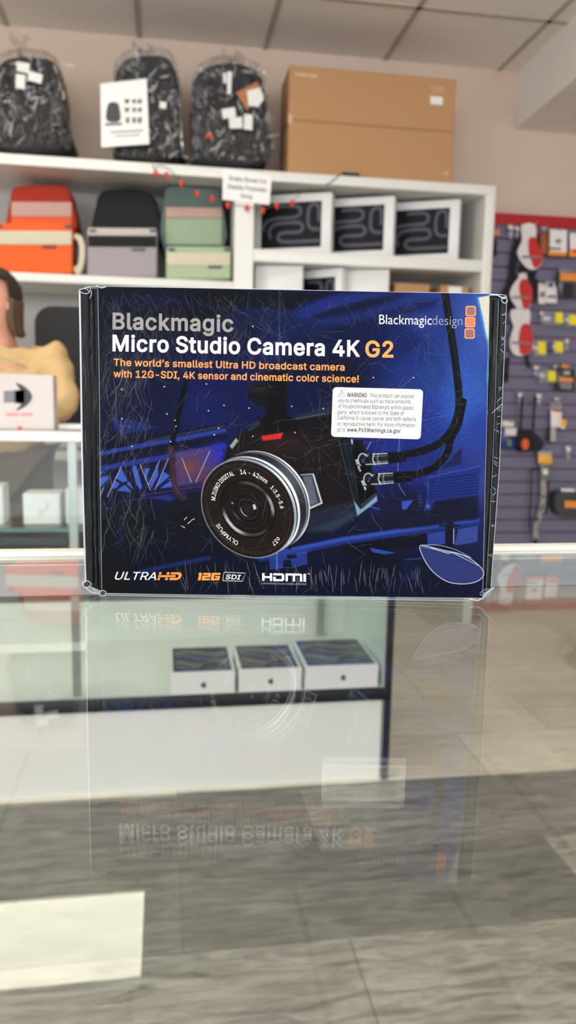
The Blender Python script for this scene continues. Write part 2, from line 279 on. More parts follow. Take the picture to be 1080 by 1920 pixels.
'p': (424, ['53 -143 53 379 112 379 112 319 118 319 137 346 171 373 188 379 207 383 229 384 259 382 287 374 313 361 335 342 354 320 370 293 381 261 388 227 390 189 388 151 381 116 370 84 355 57 336 34 313 16 288 3 260 -6 229 -8 208 -7 189 -3 173 4 138 31 118 59 114 59 114 -143', '220 47 242 49 262 55 279 66 294 80 306 97 316 117 323 139 327 163 328 189 327 215 323 239 316 261 307 281 295 298 280 311 262 322 243 328 220 330 198 328 178 322 161 312 147 299 134 282 125 263 118 241 114 216 113 189 114 162 118 138 125 115 135 95 147 78 162 65 179 55 198 49']),
'q': (424, ['372 -143 311 -143 311 59 306 59 287 31 252 4 236 -3 217 -7 195 -8 165 -6 137 3 111 16 89 34 70 57 55 84 43 116 36 151 34 189 36 227 43 261 55 293 70 320 89 342 112 361 137 374 165 382 196 384 218 383 237 379 253 373 287 346 307 319 313 319 313 379 372 379', '205 47 226 49 246 55 263 65 278 78 290 95 299 115 306 138 310 162 312 189 310 216 306 241 300 263 290 282 278 299 263 312 246 322 227 328 205 330 182 328 162 322 145 311 130 298 118 281 108 261 102 239 98 215 96 189 98 163 102 139 109 117 118 97 130 80 145 66 162 55 182 49']),
'r': (259, ['53 0 53 379 112 379 112 321 115 321 124 339 137 354 152 367 171 377 191 383 213 385 229 384 243 384 243 322 230 324 207 326 190 324 174 321 159 315 146 306 135 296 126 284 119 269 115 254 114 237 114 0']),
's': (365, ['182 -8 157 -7 133 -3 112 3 93 12 76 24 62 38 50 54 41 73 36 94 94 107 101 87 111 72 124 60 141 52 160 47 181 45 206 47 227 53 244 62 258 74 265 88 268 103 266 115 262 126 254 136 243 144 229 150 212 155 149 170 118 180 92 192 72 208 58 227 50 249 47 274 49 295 55 314 65 332 79 347 95 360 115 370 137 378 161 383 187 384 212 383 234 379 254 372 271 363 286 352 299 339 324 290 268 277 262 291 254 304 243 316 228 325 210 331 187 333 166 331 147 326 131 317 119 305 111 292 109 277 110 264 115 253 124 243 172 223 229 209 261 200 287 187 306 171 320 153 328 131 331 107 329 85 323 65 312 47 298 31 281 18 260 6 236 -2 210 -7']),
't': (227, ['204 379 204 327 6 327 6 379', '65 471 126 471 126 98 127 83 130 70 136 61 144 55 156 51 170 50 185 51 202 54 213 2 192 -3 168 -4 138 -1 113 7 92 21 77 41 68 64 65 93']),
'u': (410, ['182 -5 158 -3 135 2 115 11 97 23 82 39 69 59 60 82 54 109 53 139 53 379 114 379 114 144 116 117 124 94 137 75 154 61 175 53 200 50 218 51 234 55 249 62 263 71 274 83 283 97 290 113 295 132 296 153 296 379 357 379 357 0 298 0 298 92 307 92 294 60 277 35 257 17 234 5 209 -3']),
'v': (389, ['163 0 17 379 84 379 165 155 187 87 206 21 184 21 203 87 224 155 305 379 371 379 226 0']),
'w': (567, ['138 0 23 379 87 379 133 214 154 137 175 41 165 41 186 135 206 214 252 379 316 379 362 214 382 136 402 41 391 41 413 135 434 214 480 379 545 379 429 0 368 0 319 172 305 225 291 280 277 338 291 338 277 280 263 225 248 172 199 0']),
'x': (379, ['21 0 171 218 171 171 29 379 100 379 147 306 179 253 207 206 175 206 202 253 233 306 282 379 352 379 209 169 209 214 358 0 287 0 231 85 200 136 173 182 205 182 178 136 148 85 91 0']),
'y': (389, ['47 -139 61 -86 71 -87 104 -89 130 -74 151 -36 163 -1 17 379 84 379 165 155 187 87 206 21 184 21 202 87 224 155 305 379 371 379 204 -58 177 -107 139 -136 91 -145 65 -143']),
'z': (380, ['42 0 42 46 254 320 254 323 48 323 48 379 333 379 333 331 126 60 126 56 339 56 339 0']),
'0': (453, ['227 -7 191 -3 158 7 130 24 105 48 85 77 69 113 57 155 50 202 48 254 50 306 57 353 69 395 85 431 106 461 130 484 159 502 191 512 227 516 262 512 295 502 323 484 348 461 368 431 384 395 396 353 403 306 405 254 403 202 396 155 384 113 368 77 348 48 323 24 295 7 263 -3', '227 50 250 52 271 60 290 74 306 92 320 116 330 144 338 176 342 213 344 254 342 295 338 332 330 365 320 393 306 416 290 435 271 449 250 457 227 460 203 457 182 449 163 435 147 416 134 393 123 365 115 332 111 295 109 254 111 213 115 176 123 144 134 116 147 92 163 74 182 60 203 52']),
'1': (453, ['76 0 76 55 391 55 391 0', '276 509 276 0 212 0 212 448 209 448 86 358 86 427 198 509']),
'2': (453, ['64 0 64 47 234 229 282 282 311 327 320 371 319 389 315 405 308 419 298 431 287 441 273 449 224 460 205 458 188 454 172 447 159 438 148 427 139 413 132 398 128 381 127 362 66 362 68 391 75 418 86 442 102 464 121 482 143 496 168 507 196 513 225 516 254 513 281 507 306 497 328 482 346 465 361 445 372 423 379 398 381 372 371 318 336 259 267 180 153 60 153 57 389 57 389 0']),
'3': (453, ['218 -7 188 -5 159 1 133 10 108 22 88 38 70 57 57 79 48 104 44 132 109 132 112 115 118 100 126 87 137 76 150 66 165 59 219 50 275 61 291 69 304 80 315 93 323 108 328 125 329 145 328 163 323 180 316 196 306 211 292 223 275 234 254 241 229 246 201 248 157 248 157 299 288 448 288 452 70 452 70 509 372 509 372 461 211 278 211 289 247 290 279 286 308 276 333 262 354 244 371 222 383 198 391 173 393 145 390 116 383 90 370 66 354 45 333 27 309 12 281 2 251 -5']),
'4': (453, ['40 105 40 158 247 509 311 509 109 166 109 163 413 163 413 105', '282 0 282 121 282 146 282 318 343 318 343 0']),
'5': (453, ['221 -7 192 -5 165 1 140 11 118 25 99 41 83 60 71 82 63 105 60 130 122 130 125 115 130 102 138 89 173 60 221 50 241 51 259 56 276 64 291 75 304 89 314 104 322 122 326 141 328 162 326 183 321 203 314 221 303 237 290 251 275 262 257 270 238 275 218 277 167 268 128 246 67 253 96 509 366 509 366 452 151 452 134 301 136 301 178 325 229 334 252 332 274 328 294 321 313 311 330 299 345 285 358 269 370 251 379 231 386 210 390 187 391 163 388 132 381 102 369 76 352 52 332 32 309 15 282 3 253 -4']),
'6': (453, ['226 -7 196 -4 168 3 142 15 119 31 100 51 84 74 73 101 66 130 64 162 65 187 71 212 80 239 137 340 252 509 322 509 151 261 145 261 165 288 196 307 235 314 265 312 291 305 316 295 337 280 355 262 370 240 380 215 387 187 389 157 387 127 379 98 368 73 352 50 333 30 310 14 284 3 257 -4', '226 48 245 50 263 55 279 63 293 73 304 86 314 101 322 119 326 137 327 157 326 178 322 196 314 213 304 228 293 241 279 251 263 259 245 264 226 265 207 264 190 259 174 252 160 241 148 229 138 214 131 197 126 179 125 158 126 138 131 119 138 102 148 86 160 73 174 63 190 55 207 50']),
'7': (453, ['97 0 323 448 323 452 62 452 62 509 391 509 391 449 165 0']),
'8': (453, ['226 -7 193 -5 163 1 136 11 111 25 91 42 74 62 62 84 54 109 52 135 53 156 58 176 65 195 75 212 87 228 101 241 117 252 134 260 153 265 153 267 129 276 109 289 93 308 80 330 73 354 70 380 73 405 79 429 90 450 106 469 124 485 146 498 170 508 197 514 226 516 255 514 282 508 306 498 328 485 346 469 361 450 373 429 379 405 382 380 379 354 372 330 359 308 343 289 323 276 300 267 300 265 319 260 335 252 351 241 365 228 377 212 387 195 395 176 399 156 401 135 398 109 391 84 378 62 362 42 341 25 317 11 289 1 259 -5', '226 49 248 50 267 54 285 60 300 69 313 79 323 91 331 106 335 121 337 139 335 157 330 173 322 189 312 202 298 213 283 223 265 230 247 234 226 235 206 234 187 230 169 223 154 213 140 202 130 189 122 173 117 157 115 139 117 121 121 106 129 91 139 79 152 69 167 60 185 54 205 50', '226 290 274 300 287 308 298 318 307 330 314 344 318 359 319 376 318 392 314 407 308 420 299 432 288 442 275 449 226 460 177 449 164 442 153 432 145 420 138 407 134 392 133 376 134 359 138 344 145 330 154 318 165 308 178 300']),
'9': (453, ['226 516 256 513 285 506 310 494 333 478 352 458 368 434 380 408 387 378 389 347 387 322 382 296 373 270 315 168 200 0 130 0 301 248 307 248 287 221 257 202 218 195 188 197 161 203 137 214 116 229 98 247 83 269 72 294 66 321 64 352 66 382 73 411 85 436 101 459 120 479 143 494 168 506 196 513', '226 460 207 459 190 454 174 446 160 435 148 423 138 407 131 390 127 372 125 352 127 331 131 313 138 295 148 280 160 268 174 257 190 250 207 245 226 243 245 245 263 249 279 257 293 267 305 280 314 295 322 312 326 330 327 350 326 371 322 390 314 407 305 422 293 435 279 446 263 454 245 459']),
'.': (188, ['95 -4 83 -3 73 1 63 9 55 18 51 29 50 41 51 53 55 64 63 73 73 81 83 85 95 87 107 85 118 81 128 73 135 64 140 53 141 41 140 29 135 18 128 9 118 1 107 -3']),
',': (188, ['38 -119 68 71 137 71 84 -119']),
':': (188, ['95 -4 83 -3 73 1 63 9 55 18 51 29 50 41 51 53 55 64 63 73 73 81 83 85 95 87 107 85 118 81 128 73 135 64 140 53 141 41 140 29 135 18 128 9 118 1 107 -3', '95 271 83 272 73 277 63 284 55 294 51 304 50 316 51 328 55 339 63 349 73 356 83 360 95 362 107 360 118 356 128 349 135 339 140 328 141 316 140 304 135 294 128 284 118 277 107 272']),
'!': (196, ['67 160 63 509 132 509 128 160', '98 -4 86 -3 75 1 66 9 58 18 54 29 52 41 54 53 58 64 66 73 75 80 86 85 98 86 110 85 121 80 130 73 138 64 142 53 143 41 142 29 138 18 130 9 121 1 110 -3']),
'-': (453, ['337 244 337 188 114 188 114 244']),
"'": (206, ['78 318 70 509 136 509 128 318']),
'#': (440, ['242 0 326 509 377 509 294 0', '10 140 19 192 400 192 391 140', '64 0 147 509 198 509 115 0', '40 316 49 368 429 368 421 316']),
'/': (249, ['235 533 71 -76 14 -76 178 533']),
'+': (453, ['198 34 198 364 255 364 255 34', '61 172 61 226 391 226 391 172']),
'%': (676, ['175 283 155 284 137 289 121 297 107 308 95 320 86 335 80 351 76 369 75 388 75 412 76 431 80 448 87 464 96 479 107 492 121 503 137 511 155 515 175 517 196 515 214 511 230 503 244 492 255 479 264 464 270 448 274 431 276 412 276 388 274 369 270 351 264 335 255 320 244 308 230 297 214 289 196 284', '175 327 191 329 203 335 212 346 218 358 222 372 223 388 223 412 213 454 204 464 191 470 175 473 160 470 148 464 138 454 132 441 128 428 127 412 127 388 128 372 132 358 138 346 147 335 160 329', '501 -10 481 -8 462 -3 446 5 432 15 421 28 412 43 406 59 402 77 400 95 400 120 402 138 406 156 412 172 421 187 433 200 447 210 463 218 481 223 501 225 522 223 540 218 556 210 570 200 581 187 590 172 596 156 600 138 601 120 601 95 600 77 596 59 589 43 580 28 569 15 555 5 540 -3 521 -8', '501 35 517 37 529 43 538 53 544 66 548 80 549 95 549 120 538 162 529 172 517 178 501 180 486 178 473 172 464 162 458 149 454 135 453 120 453 95 454 80 458 66 464 53 473 43 485 37', '132 0 482 509 540 509 191 0']),
'&': (448, ['197 -7 165 -5 136 1 110 12 88 26 69 42 54 62 43 84 36 108 34 133 36 154 40 173 47 189 85 235 140 279 216 335 237 352 255 375 262 405 260 420 255 434 245 445 233 454 219 459 201 461 168 453 145 431 137 399 145 363 169 327 204 284 438 0 364 0 171 231 121 293 87 344 81 361 77 379 75 398 77 420 82 440 91 458 102 474 117 488 134 499 154 507 176 512 200 513 224 512 246 507 266 499 283 488 297 475 308 459 317 442 322 424 324 404 315 362 291 325 256 293 154 217 110 174 103 161 98 146 97 131 98 115 102 101 109 87 118 76 130 66 143 57 158 51 175 48 193 46 213 48 232 52 251 59 301 95 315 112 327 131 336 151 343 174 348 198 349 224 408 224 406 194 403 167 397 144 371 92 345 62 333 47 315 30 294 17 271 7 246 -1 221 -5']),
'’': (177, ['52 318 82 509 151 509 98 318']),
}
SPACE_W = 188
_tc = {}; _gc = {}
def glyph(c, off):
    """filled outline of one character, thickened by off; contours may overlap (nonzero winding)"""
    if (c, off) in _gc: return _gc[(c, off)]
    from mathutils.geometry import delaunay_2d_cdt
    vs_, es, loops = [], [], []
    for q in INTER[c][1]:
        q = [int(k) for k in q.split()]; pt = []
        for k in range(0, len(q), 2):
            if not pt or abs(q[k]-pt[-1][0])+abs(q[k+1]-pt[-1][1]) > 3: pt.append((q[k], q[k+1]))
        if abs(pt[0][0]-pt[-1][0])+abs(pt[0][1]-pt[-1][1]) <= 3: pt.pop()
        n = len(pt); o = []
        for k in range(n):      # push every corner out along its mitre
            a_, b_, c_ = pt[k-1], pt[k], pt[(k+1) % n]
            d1 = (b_[0]-a_[0], b_[1]-a_[1]); d2 = (c_[0]-b_[0], c_[1]-b_[1]); l1 = math.hypot(*d1); l2 = math.hypot(*d2)
            n1 = (-d1[1]/l1, d1[0]/l1); n2 = (-d2[1]/l2, d2[0]/l2); mx, my = n1[0]+n2[0], n1[1]+n2[1]; den = max(.55, (mx*mx+my*my)/2)
            o.append((b_[0]+off*mx/den, b_[1]+off*my/den))
        k0 = len(vs_); vs_ += [Vector(p) for p in o]; es += [(k0+i, k0+(i+1) % n) for i in range(n)]; loops.append(np.array(o))
    ov, _, of = delaunay_2d_cdt(vs_, es, [], 0, 1e-4)[:3]
    keep = []
    for f in of:
        cx = sum(ov[i][0] for i in f)/3; cy = sum(ov[i][1] for i in f)/3; w_ = 0
        for o in loops:
            a = np.arctan2(o[:, 1]-cy, o[:, 0]-cx); d = np.diff(np.append(a, a[0])); d = (d+np.pi) % (2*np.pi)-np.pi; w_ += d.sum()/(2*np.pi)
        if abs(w_) > .5: keep.append(tuple(f))
    _gc[(c, off)] = ([tuple(v) for v in ov], keep); return _gc[(c, off)]
def text2d(s_, bold=0.0, shear=0.0, face='I'):
    key = (s_, bold, shear, face)
    if key in _tc: return _tc[key]
    if face == 'I' and all(c in INTER or c == ' ' for c in s_):
        V_, F_ = [], []; x0 = 0
        for c in s_:
            if c == ' ': x0 += SPACE_W; continue
            gv, gf = glyph(c, round(bold*720)); k0 = len(V_)
            V_ += [((x0+x+shear*y)/1000, y/1000) for x, y in gv]; F_ += [tuple(k0+i for i in f) for f in gf]
            x0 += INTER[c][0]+bold*900
        _tc[key] = (np.array(V_), F_); return _tc[key]
    else:
        cu = bpy.data.curves.new('t', 'FONT'); cu.body = s_; cu.offset = bold; cu.resolution_u = 4; cu.shear = shear
    o = bpy.data.objects.new('t', cu); COL.objects.link(o)
    dg = bpy.context.evaluated_depsgraph_get(); dg.update()
    me = bpy.data.meshes.new_from_object(o.evaluated_get(dg))
    v = np.array([tuple(x.co)[:2] for x in me.vertices]); f = [tuple(p.vertices) for p in me.polygons]
    bpy.data.objects.remove(o); bpy.data.curves.remove(cu); bpy.data.meshes.remove(me)
    _tc[key] = (v, f); return v, f
def put_text(b, s_, fn, mi=0, bold=0.0, shear=0.0, cap='H', face='I'):
    """fn(u, v): u 0..1 along the line, v 0 at the baseline, 1 at cap height -> 3D point"""
    v, f = text2d(s_, bold, shear, face); capv, _ = text2d(cap, bold, shear, face); h = capv[:, 1].max()
    x0, x1 = v[:, 0].min(), v[:, 0].max()
    vs_ = [b.bm.verts.new(fn((x-x0)/(x1-x0), y/h)) for x, y in v]
    for q in f:
        try: b.bm.faces.new([vs_[i] for i in q]).material_index = mi
        except ValueError: pass

def blob(pts, n=6, close=True):
    """smooth (Catmull-Rom) through 2D/3D points"""
    out = []; k = len(pts); pts = [np.array(p, float) for p in pts]
    rng = range(k) if close else range(k-1)
    for i in rng:
        if close: p0, p1, p2, p3 = pts[i-1], pts[i], pts[(i+1) % k], pts[(i+2) % k]
        else: p0, p1, p2, p3 = pts[max(0, i-1)], pts[i], pts[i+1], pts[min(k-1, i+2)]
        for j in range(n):
            t = j/n
            out.append(.5*((2*p1)+(-p0+p2)*t+(2*p0-5*p1+4*p2-p3)*t*t+(-p0+3*p1-3*p2+p3)*t**3))
    if not close: out.append(pts[-1])
    return out

# ---------------------------------------------------------------- materials
M_wall = mat('painted_wall', (205, 184, 167), .8, bump=.05, bscale=120)
M_soff = mat('soffit_paint', (232, 228, 222), .8)
M_tile = mat('ceiling_tile', (238, 232, 224), .9, bump=.25, bscale=220, var=.06, vscale=90)
M_tbar = mat('ceiling_grid_bar', (178, 168, 158), .6)
M_white = mat('white_laminate', (226, 224, 218), .35, var=.02)
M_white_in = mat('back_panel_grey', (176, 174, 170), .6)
M_blackm = mat('black_metal', (22, 24, 28), .35)
M_alu = mat('brushed_aluminium', (176, 178, 176), .3, metal=.8)
M_ivory = mat('ivory_rail', (244, 242, 228), .4)
M_red = mat('red_band', (176, 14, 26), .5)
M_slat = mat('slatwall_blue_grey', (112, 108, 132), .45, var=.06, vscale=5)
M_groove = mat('slatwall_groove', (128, 62, 66), .6)
M_black = mat('black_plastic', (16, 16, 18), .45)
M_paper = mat('white_paper', (240, 238, 236), .7)
M_ink = mat('grey_ink', (70, 70, 74), .7)
M_lgrey = mat('light_grey_ink', (170, 168, 166), .7)
M_lamp = mat('lamp_diffuser', (255, 252, 235), .5, emit=(255, 251, 228), es=LAMP_E)
M_glass = glass_mat('counter_glass')
M_glass_v = glass_mat('display_glass', tint=(.95, .975, .96))
M_gedge = mat('green_glass_edge', (70, 120, 104), .2)

def floor_mat():
    m = bpy.data.materials.new('wood_look_floor'); m.use_nodes = True; nt = m.node_tree; N = nt.nodes; L = nt.links
    b = N['Principled BSDF']; tc = N.new('ShaderNodeTexCoord')
    br = N.new('ShaderNodeTexBrick'); br.offset = .37; br.offset_frequency = 2
    br.inputs['Scale'].default_value = 1; br.inputs['Brick Width'].default_value = .92; br.inputs['Row Height'].default_value = .305
    br.inputs['Mortar Size'].default_value = .0015; br.inputs['Bias'].default_value = 0
    br.inputs['Color1'].default_value = lin((160, 157, 149)); br.inputs['Color2'].default_value = lin((112, 110, 106)); br.inputs['Mortar'].default_value = lin((104, 98, 92))
    mp0 = N.new('ShaderNodeMapping'); mp0.inputs['Location'].default_value = (-.37, -.18, 0)
    L.new(tc.outputs['Object'], mp0.inputs['Vector']); L.new(mp0.outputs[0], br.inputs['Vector'])
    mp = N.new('ShaderNodeMapping'); mp.inputs['Scale'].default_value = (3.0, 17, 1); L.new(tc.outputs['Object'], mp.inputs['Vector'])
    nz = N.new('ShaderNodeTexNoise'); nz.inputs['Scale'].default_value = 2.2; nz.inputs['Detail'].default_value = 9; nz.inputs['Roughness'].default_value = .70; nz.inputs['Distortion'].default_value = .9
    L.new(mp.outputs[0], nz.inputs['Vector'])
    cr = N.new('ShaderNodeValToRGB'); cr.color_ramp.elements[0].position = .32; cr.color_ramp.elements[0].color = (.42, .41, .40, 1)
    cr.color_ramp.elements[1].position = .72; cr.color_ramp.elements[1].color = (1.6, 1.58, 1.52, 1)
    L.new(nz.outputs['Fac'], cr.inputs[0])
    mx = N.new('ShaderNodeMix'); mx.data_type = 'RGBA'; mx.blend_type = 'MULTIPLY'; mx.inputs['Factor'].default_value = 1
    L.new(br.outputs['Color'], mx.inputs['A']); L.new(cr.outputs[0], mx.inputs['B']); L.new(mx.outputs['Result'], b.inputs['Base Color'])
    b.inputs['Roughness'].default_value = .42
    return m
M_floor = floor_mat()
M_floor_lit = M_floor.copy(); M_floor_lit.name = 'wood_look_floor_lit'  # same floor, its brighter lighting beyond the seam painted into the colours
for n_ in M_floor_lit.node_tree.nodes:
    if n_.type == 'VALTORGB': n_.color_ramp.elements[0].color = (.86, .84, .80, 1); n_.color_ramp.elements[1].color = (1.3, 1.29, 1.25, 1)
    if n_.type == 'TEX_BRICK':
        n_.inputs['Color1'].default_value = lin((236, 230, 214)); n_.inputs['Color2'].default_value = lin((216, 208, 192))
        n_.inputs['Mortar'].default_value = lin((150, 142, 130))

# ---------------------------------------------------------------- room shell
ZC = 2.77; YW = 4.0; XL = -3.2; XR = 3.6; YF = -3.0
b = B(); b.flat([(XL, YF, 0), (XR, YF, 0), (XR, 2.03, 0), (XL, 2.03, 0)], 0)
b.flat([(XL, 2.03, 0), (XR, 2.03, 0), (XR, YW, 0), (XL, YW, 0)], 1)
b.span((XL, YF, -.05), (XR, YW, -.002), mi=0)
obj('floor', b, [M_floor, M_floor_lit], kind='structure')
b = B(); b.span((XL, YF, ZC), (XR, YW, ZC+.05))
xs = [-.62*5-.012+.565*0 + i*.59 for i in range(12)]
x = P(497, 90, YW).x
xs = [x+.60*k for k in range(-7, 6) if XL < x+.60*k < XR]
for xx in xs: b.span((xx-.012, YF, ZC-.004), (xx+.012, YW, ZC), mi=1)
yy = 3.47
while yy > YF:
    b.span((XL, yy-.012, ZC-.004), (XR, yy+.012, ZC), mi=1); yy -= 1.2
obj('ceiling', b, [M_tile, M_tbar], kind='structure')
b = B(); b.span((XL, YW, 0), (XR, YW+.08, ZC)); obj('wall_back', b, M_wall, kind='structure')
b = B(); b.span((XL-.08, YF, 0), (XL, YW, ZC)); obj('wall_left', b, M_wall, kind='structure')
b = B(); b.span((XR, YF, 0), (XR+.08, YW, ZC)); obj('wall_right', b, M_wall, kind='structure')
b = B()   # dropped soffit along the right
xa = P(972, 136, YW).x; zs = P(975, 243, YW).z
b.prism([(xa, YW, zs), (xa, YW, ZC), (XR, YW, ZC), (XR, YW, zs)], (0, 0, 0.0001)) if False else None
pts = [(xa, YW, zs), (xa-.28, YF, zs), (XR, YF, zs), (XR, YW, zs)]
b.prism(pts, (0, 0, ZC-zs)); obj('trim_1', b, M_soff, kind='structure')
# baseboard
b = B(); b.span((XL, YW-.014, 0), (XR, YW, .1)); obj('baseboard_back', b, M_white, kind='structure')

# ceiling lamps
def lamp(cx, cy, label, hy=.235):
    t = thing('ceiling_light', label, 'ceiling light', (cx, cy, ZC-.03), 'recessed ceiling light panels')
    b = B()
    for dx, dy, sx, sy in ((-.6, 0, .03, hy*2+.03), (.6, 0, .03, hy*2+.03), (0, -hy, 1.2, .03), (0, hy, 1.2, .03)): b.box((cx+dx*.975, cy+dy, ZC-.012), (sx, sy, .02))
    obj('frame', b, M_white, t)
    b = B(); b.box((cx, cy, ZC-.008), (1.15, hy*2-.02, .008)); obj('diffuser', b, M_lamp, t)
def MR(px, py, z):   # where a ray bounced off the counter glass meets height z
    d = ray(px, py).copy(); d.z = -d.z; o = Vector((0, 0, 2-CAM_Z)); return o + d*((z-o.z)/d.z)
q1 = MR(284, 1752, ZC)
lamp(q1.x-.6, q1.y, 'ceiling light panel mirrored in the counter glass at lower left')
lamp(q1.x-.6+2.4, q1.y-1.9, 'ceiling light panel on the right behind the viewer')
lamp(q1.x-.6-1.2, q1.y-2.0, 'ceiling light panel on the left behind the viewer')

# ---------------------------------------------------------------- slatwall
sx0 = 1.546; sx1 = 3.3
zt = P(930, 421, 3.96).z
t = thing('slatwall', 'blue-grey slatwall panel with maroon grooves under a red band', 'wall panel', ((sx0+sx1)/2, 3.97, .12))
b = B(); b.span((sx0, 3.985, .12), (sx1, 3.999, zt), mi=1)
pitch = (P(1000, 700, 3.96).z-P(1000, 725, 3.96).z)
z = zt
while z > .2:
    z1 = max(.12, z-pitch+.008)
    b.span((sx0, 3.965, z1), (sx1, 3.986, z), 0, mi=0); z -= pitch
obj('slat_boards', b, [M_slat, M_groove], t)
b = B(); b.span((sx0, 3.955, zt), (sx1, 3.999, P(930, 399, 3.96).z), .002); obj('header_band', b, M_red, t)

# ---------------------------------------------------------------- shelving unit
YS = 3.55; YB = 3.98
t = thing('shelving_unit', 'tall white shelving unit against the back wall holding backpacks and boxed laptops', 'shelves', (.0, YS, 0))
b = B(); b.span((-1.75, YS, 2.043), (1.514, YB, 2.086), .003); obj('top_board', b, M_white, t)
b = B(); b.span((1.465, YS, 0), (1.514, YB, 2.043), .002); obj('end_panel', b, M_white, t)
b = B(); b.span((-1.75, YS, 0), (-1.70, YB, 2.043), .002); obj('end_panel', b, M_white, t)
b = B(); b.span((.303, YS, 0), (.389, YB, 2.043), .002); obj('divider', b, M_white, t)
b = B(); b.span((-1.70, YS+.004, 1.570), (.303, YB, 1.607), .002); obj('shelf', b, M_white, t)
b = B(); b.span((.389, YS+.004, 1.700), (1.465, YB, 1.752), .002); obj('shelf', b, M_white, t)
b = B(); b.span((.389, YS+.004, 1.355), (1.465, YB, 1.400), .002); obj('shelf', b, M_white, t)
b = B(); b.span((-1.70, YS+.004, .80), (.303, YB, .84), .002); obj('shelf', b, M_white, t)
b = B(); b.span((.389, YS+.004, .80), (1.465, YB, .84), .002); obj('shelf', b, M_white, t)
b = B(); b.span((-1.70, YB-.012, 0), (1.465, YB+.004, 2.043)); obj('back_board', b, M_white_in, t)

# ---------------------------------------------------------------- our counter
YE = .487
t = thing('glass_counter', 'clear glass counter top in the foreground with a pale metal rail along its far edge', 'counter', (.2, .3, 0))
b = B(); b.span((-1.3, -.25, .9981), (1.6, YE, 1.0)); gtop = obj('glass_top', b, M_glass, t)
b = B(); rg = random.Random(4)
for k in range(46):
    x_, y_ = (rg.uniform(5, 145), rg.uniform(1140, 1235)) if k < 34 else (rg.uniform(5, 1070), rg.uniform(1150, 1420)); a_ = rg.choice((0, 0, .1, 2.3, 1.2)); L_ = rg.uniform(1.5, 18 if a_ == 0 else 6)
    b.strip([PZ(x_, y_, 1.0002), PZ(x_+L_*math.cos(a_), y_+L_*math.sin(a_)*.6, 1.0002)], .00022, (0, 0, 1))
obj('surface_scratches', b, film_mat('glass_scratch', (230, 232, 226), .55), t, kind='stuff')
b = B(); b.span((-1.3, YE, .985), (1.6, YE+.013, 1.0025), .001); obj('edge_rail', b, M_ivory, t)
b = B(); b.span((-1.3, YE-.004, .975), (1.6, YE+.002, .9962), .001); obj('under_rail', b, M_alu, t)
for xx in (-1.3, 1.56):
    b = B(); b.span((xx, -.25, 0), (xx+.04, YE, .998), .004); obj('side_panel', b, M_white, t)

# ---------------------------------------------------------------- far display counter
YC = 2.04; YCB = 2.56
xr = P(720, 1318, YC).x; xr2 = P(733, 1318, YC).x
zd1 = P(360, 1305, YC).z; zd0 = P(360, 1327, YC).z
t = thing('display_counter', 'white glass display counter with black trim across the shop floor', 'counter', (-.5, YC, 0))
XA = -1.75
b = B(); b.span((XA, YC+.004, 0.0), (xr, YCB, zd0), .002); obj('base_panel', b, M_white, t)
b = B(); b.span((XA, YC-.004, zd0), (xr2, YCB, zd1), .001); obj('deck_trim', b, M_blackm, t)
b = B(); b.span((XA, YC+.01, zd1), (xr, YCB-.01, zd1+.004)); obj('display_deck', b, M_white, t)
b = B(); b.span((xr, YC-.004, 0), (xr2, YC+.022, .975), .001); obj('corner_post', b, M_blackm, t)
b = B(); b.span((xr-.006, YC+.004, 0), (xr+.004, YC+.02, .975), .001); obj('post_lip', b, M_white, t)
b = B(); b.span((xr-.004, YC+.022, zd0), (xr+.012, YCB, .975), .001); obj('side_panel', b, mat('frosted_side', (226, 238, 236), .4), t)
b = B(); b.span((XA, YCB-.012, zd0), (xr, YCB, P(400, 1122, YCB).z)); obj('back_panel', b, M_white, t)
b = B(); b.span((XA, YC, .976), (xr2, YC+.035, 1.002), .002); b.span((XA, YCB-.03, .976), (xr2, YCB, 1.002), .002); obj('top_frame', b, M_white, t)
b = B(); b.span((XA, YC+.035, .994), (xr2, YCB-.03, 1.0)); obj('glass_top', b, M_glass_v, t)
b = B(); b.span((XA, YC+.004, zd1), (xr, YC+.008, .976)); obj('front_glass', b, M_glass_v, t)
zg = P(70, 990, YC+.03).z
b = B(); b.span((XA, YC+.03, zg-.006), (xr-.01, YCB-.06, zg)); sh = obj('glass_shelf', b, M_glass_v, t)
b = B(); b.span((XA, YC+.0285, zg-.007), (xr-.01, YC+.031, zg+.001)); obj('shelf_edge', b, M_gedge, sh if False else t)
xp = P(137, 930, YC+.02).x; xq = P(600, 1160, YCB-.02).x
for xx, yy in ((xp, YC+.02), (xq, YCB-.03), (xp-1.1, YC+.02)):
    b = B(); b.span((xx-.011, yy-.006, zd1), (xx+.011, yy+.006, .976), .001); obj('shelf_post', b, M_alu, t)
DECK = zd1+.004
b = B(); b.span((XA, YC+.032, zg-.0095), (xr-.02, YC+.036, zg-.0065)); obj('led_strip', b, M_alu, t)
al = area('case_led_light', (-.6, YC+.05, zg-.02), (-.6, YC+.30, .2), 2.2, .03, 2.6, (.90, 1.0, .93)); al.data.spread = R(150)

# ================================================================ the boxed camera on the glass
fh = Vector((fwd.x, fwd.y, 0)).normalized(); lean = R(2.0)
BN = (-fh*math.cos(lean) - Vector((0, 0, 1))*math.sin(lean)).normalized()
BO = PZ(540, 1124, 1.0)
def BX(px, py, d=0.0):      # point of the carton front seen at a photo pixel, raised by d
    return PN(px, py, BO + BN*d, BN)
QTL, QTR, QBR, QBL = (183, 537), (918, 551), (905, 1121), (189, 1112)
def quad(u, v):
    x = (QTL[0]*(1-u)+QTR[0]*u)*(1-v) + (QBL[0]*(1-u)+QBR[0]*u)*v
    y = (QTL[1]*(1-u)+QTR[1]*u)*(1-v) + (QBL[1]*(1-u)+QBR[1]*u)*v
    return x, y

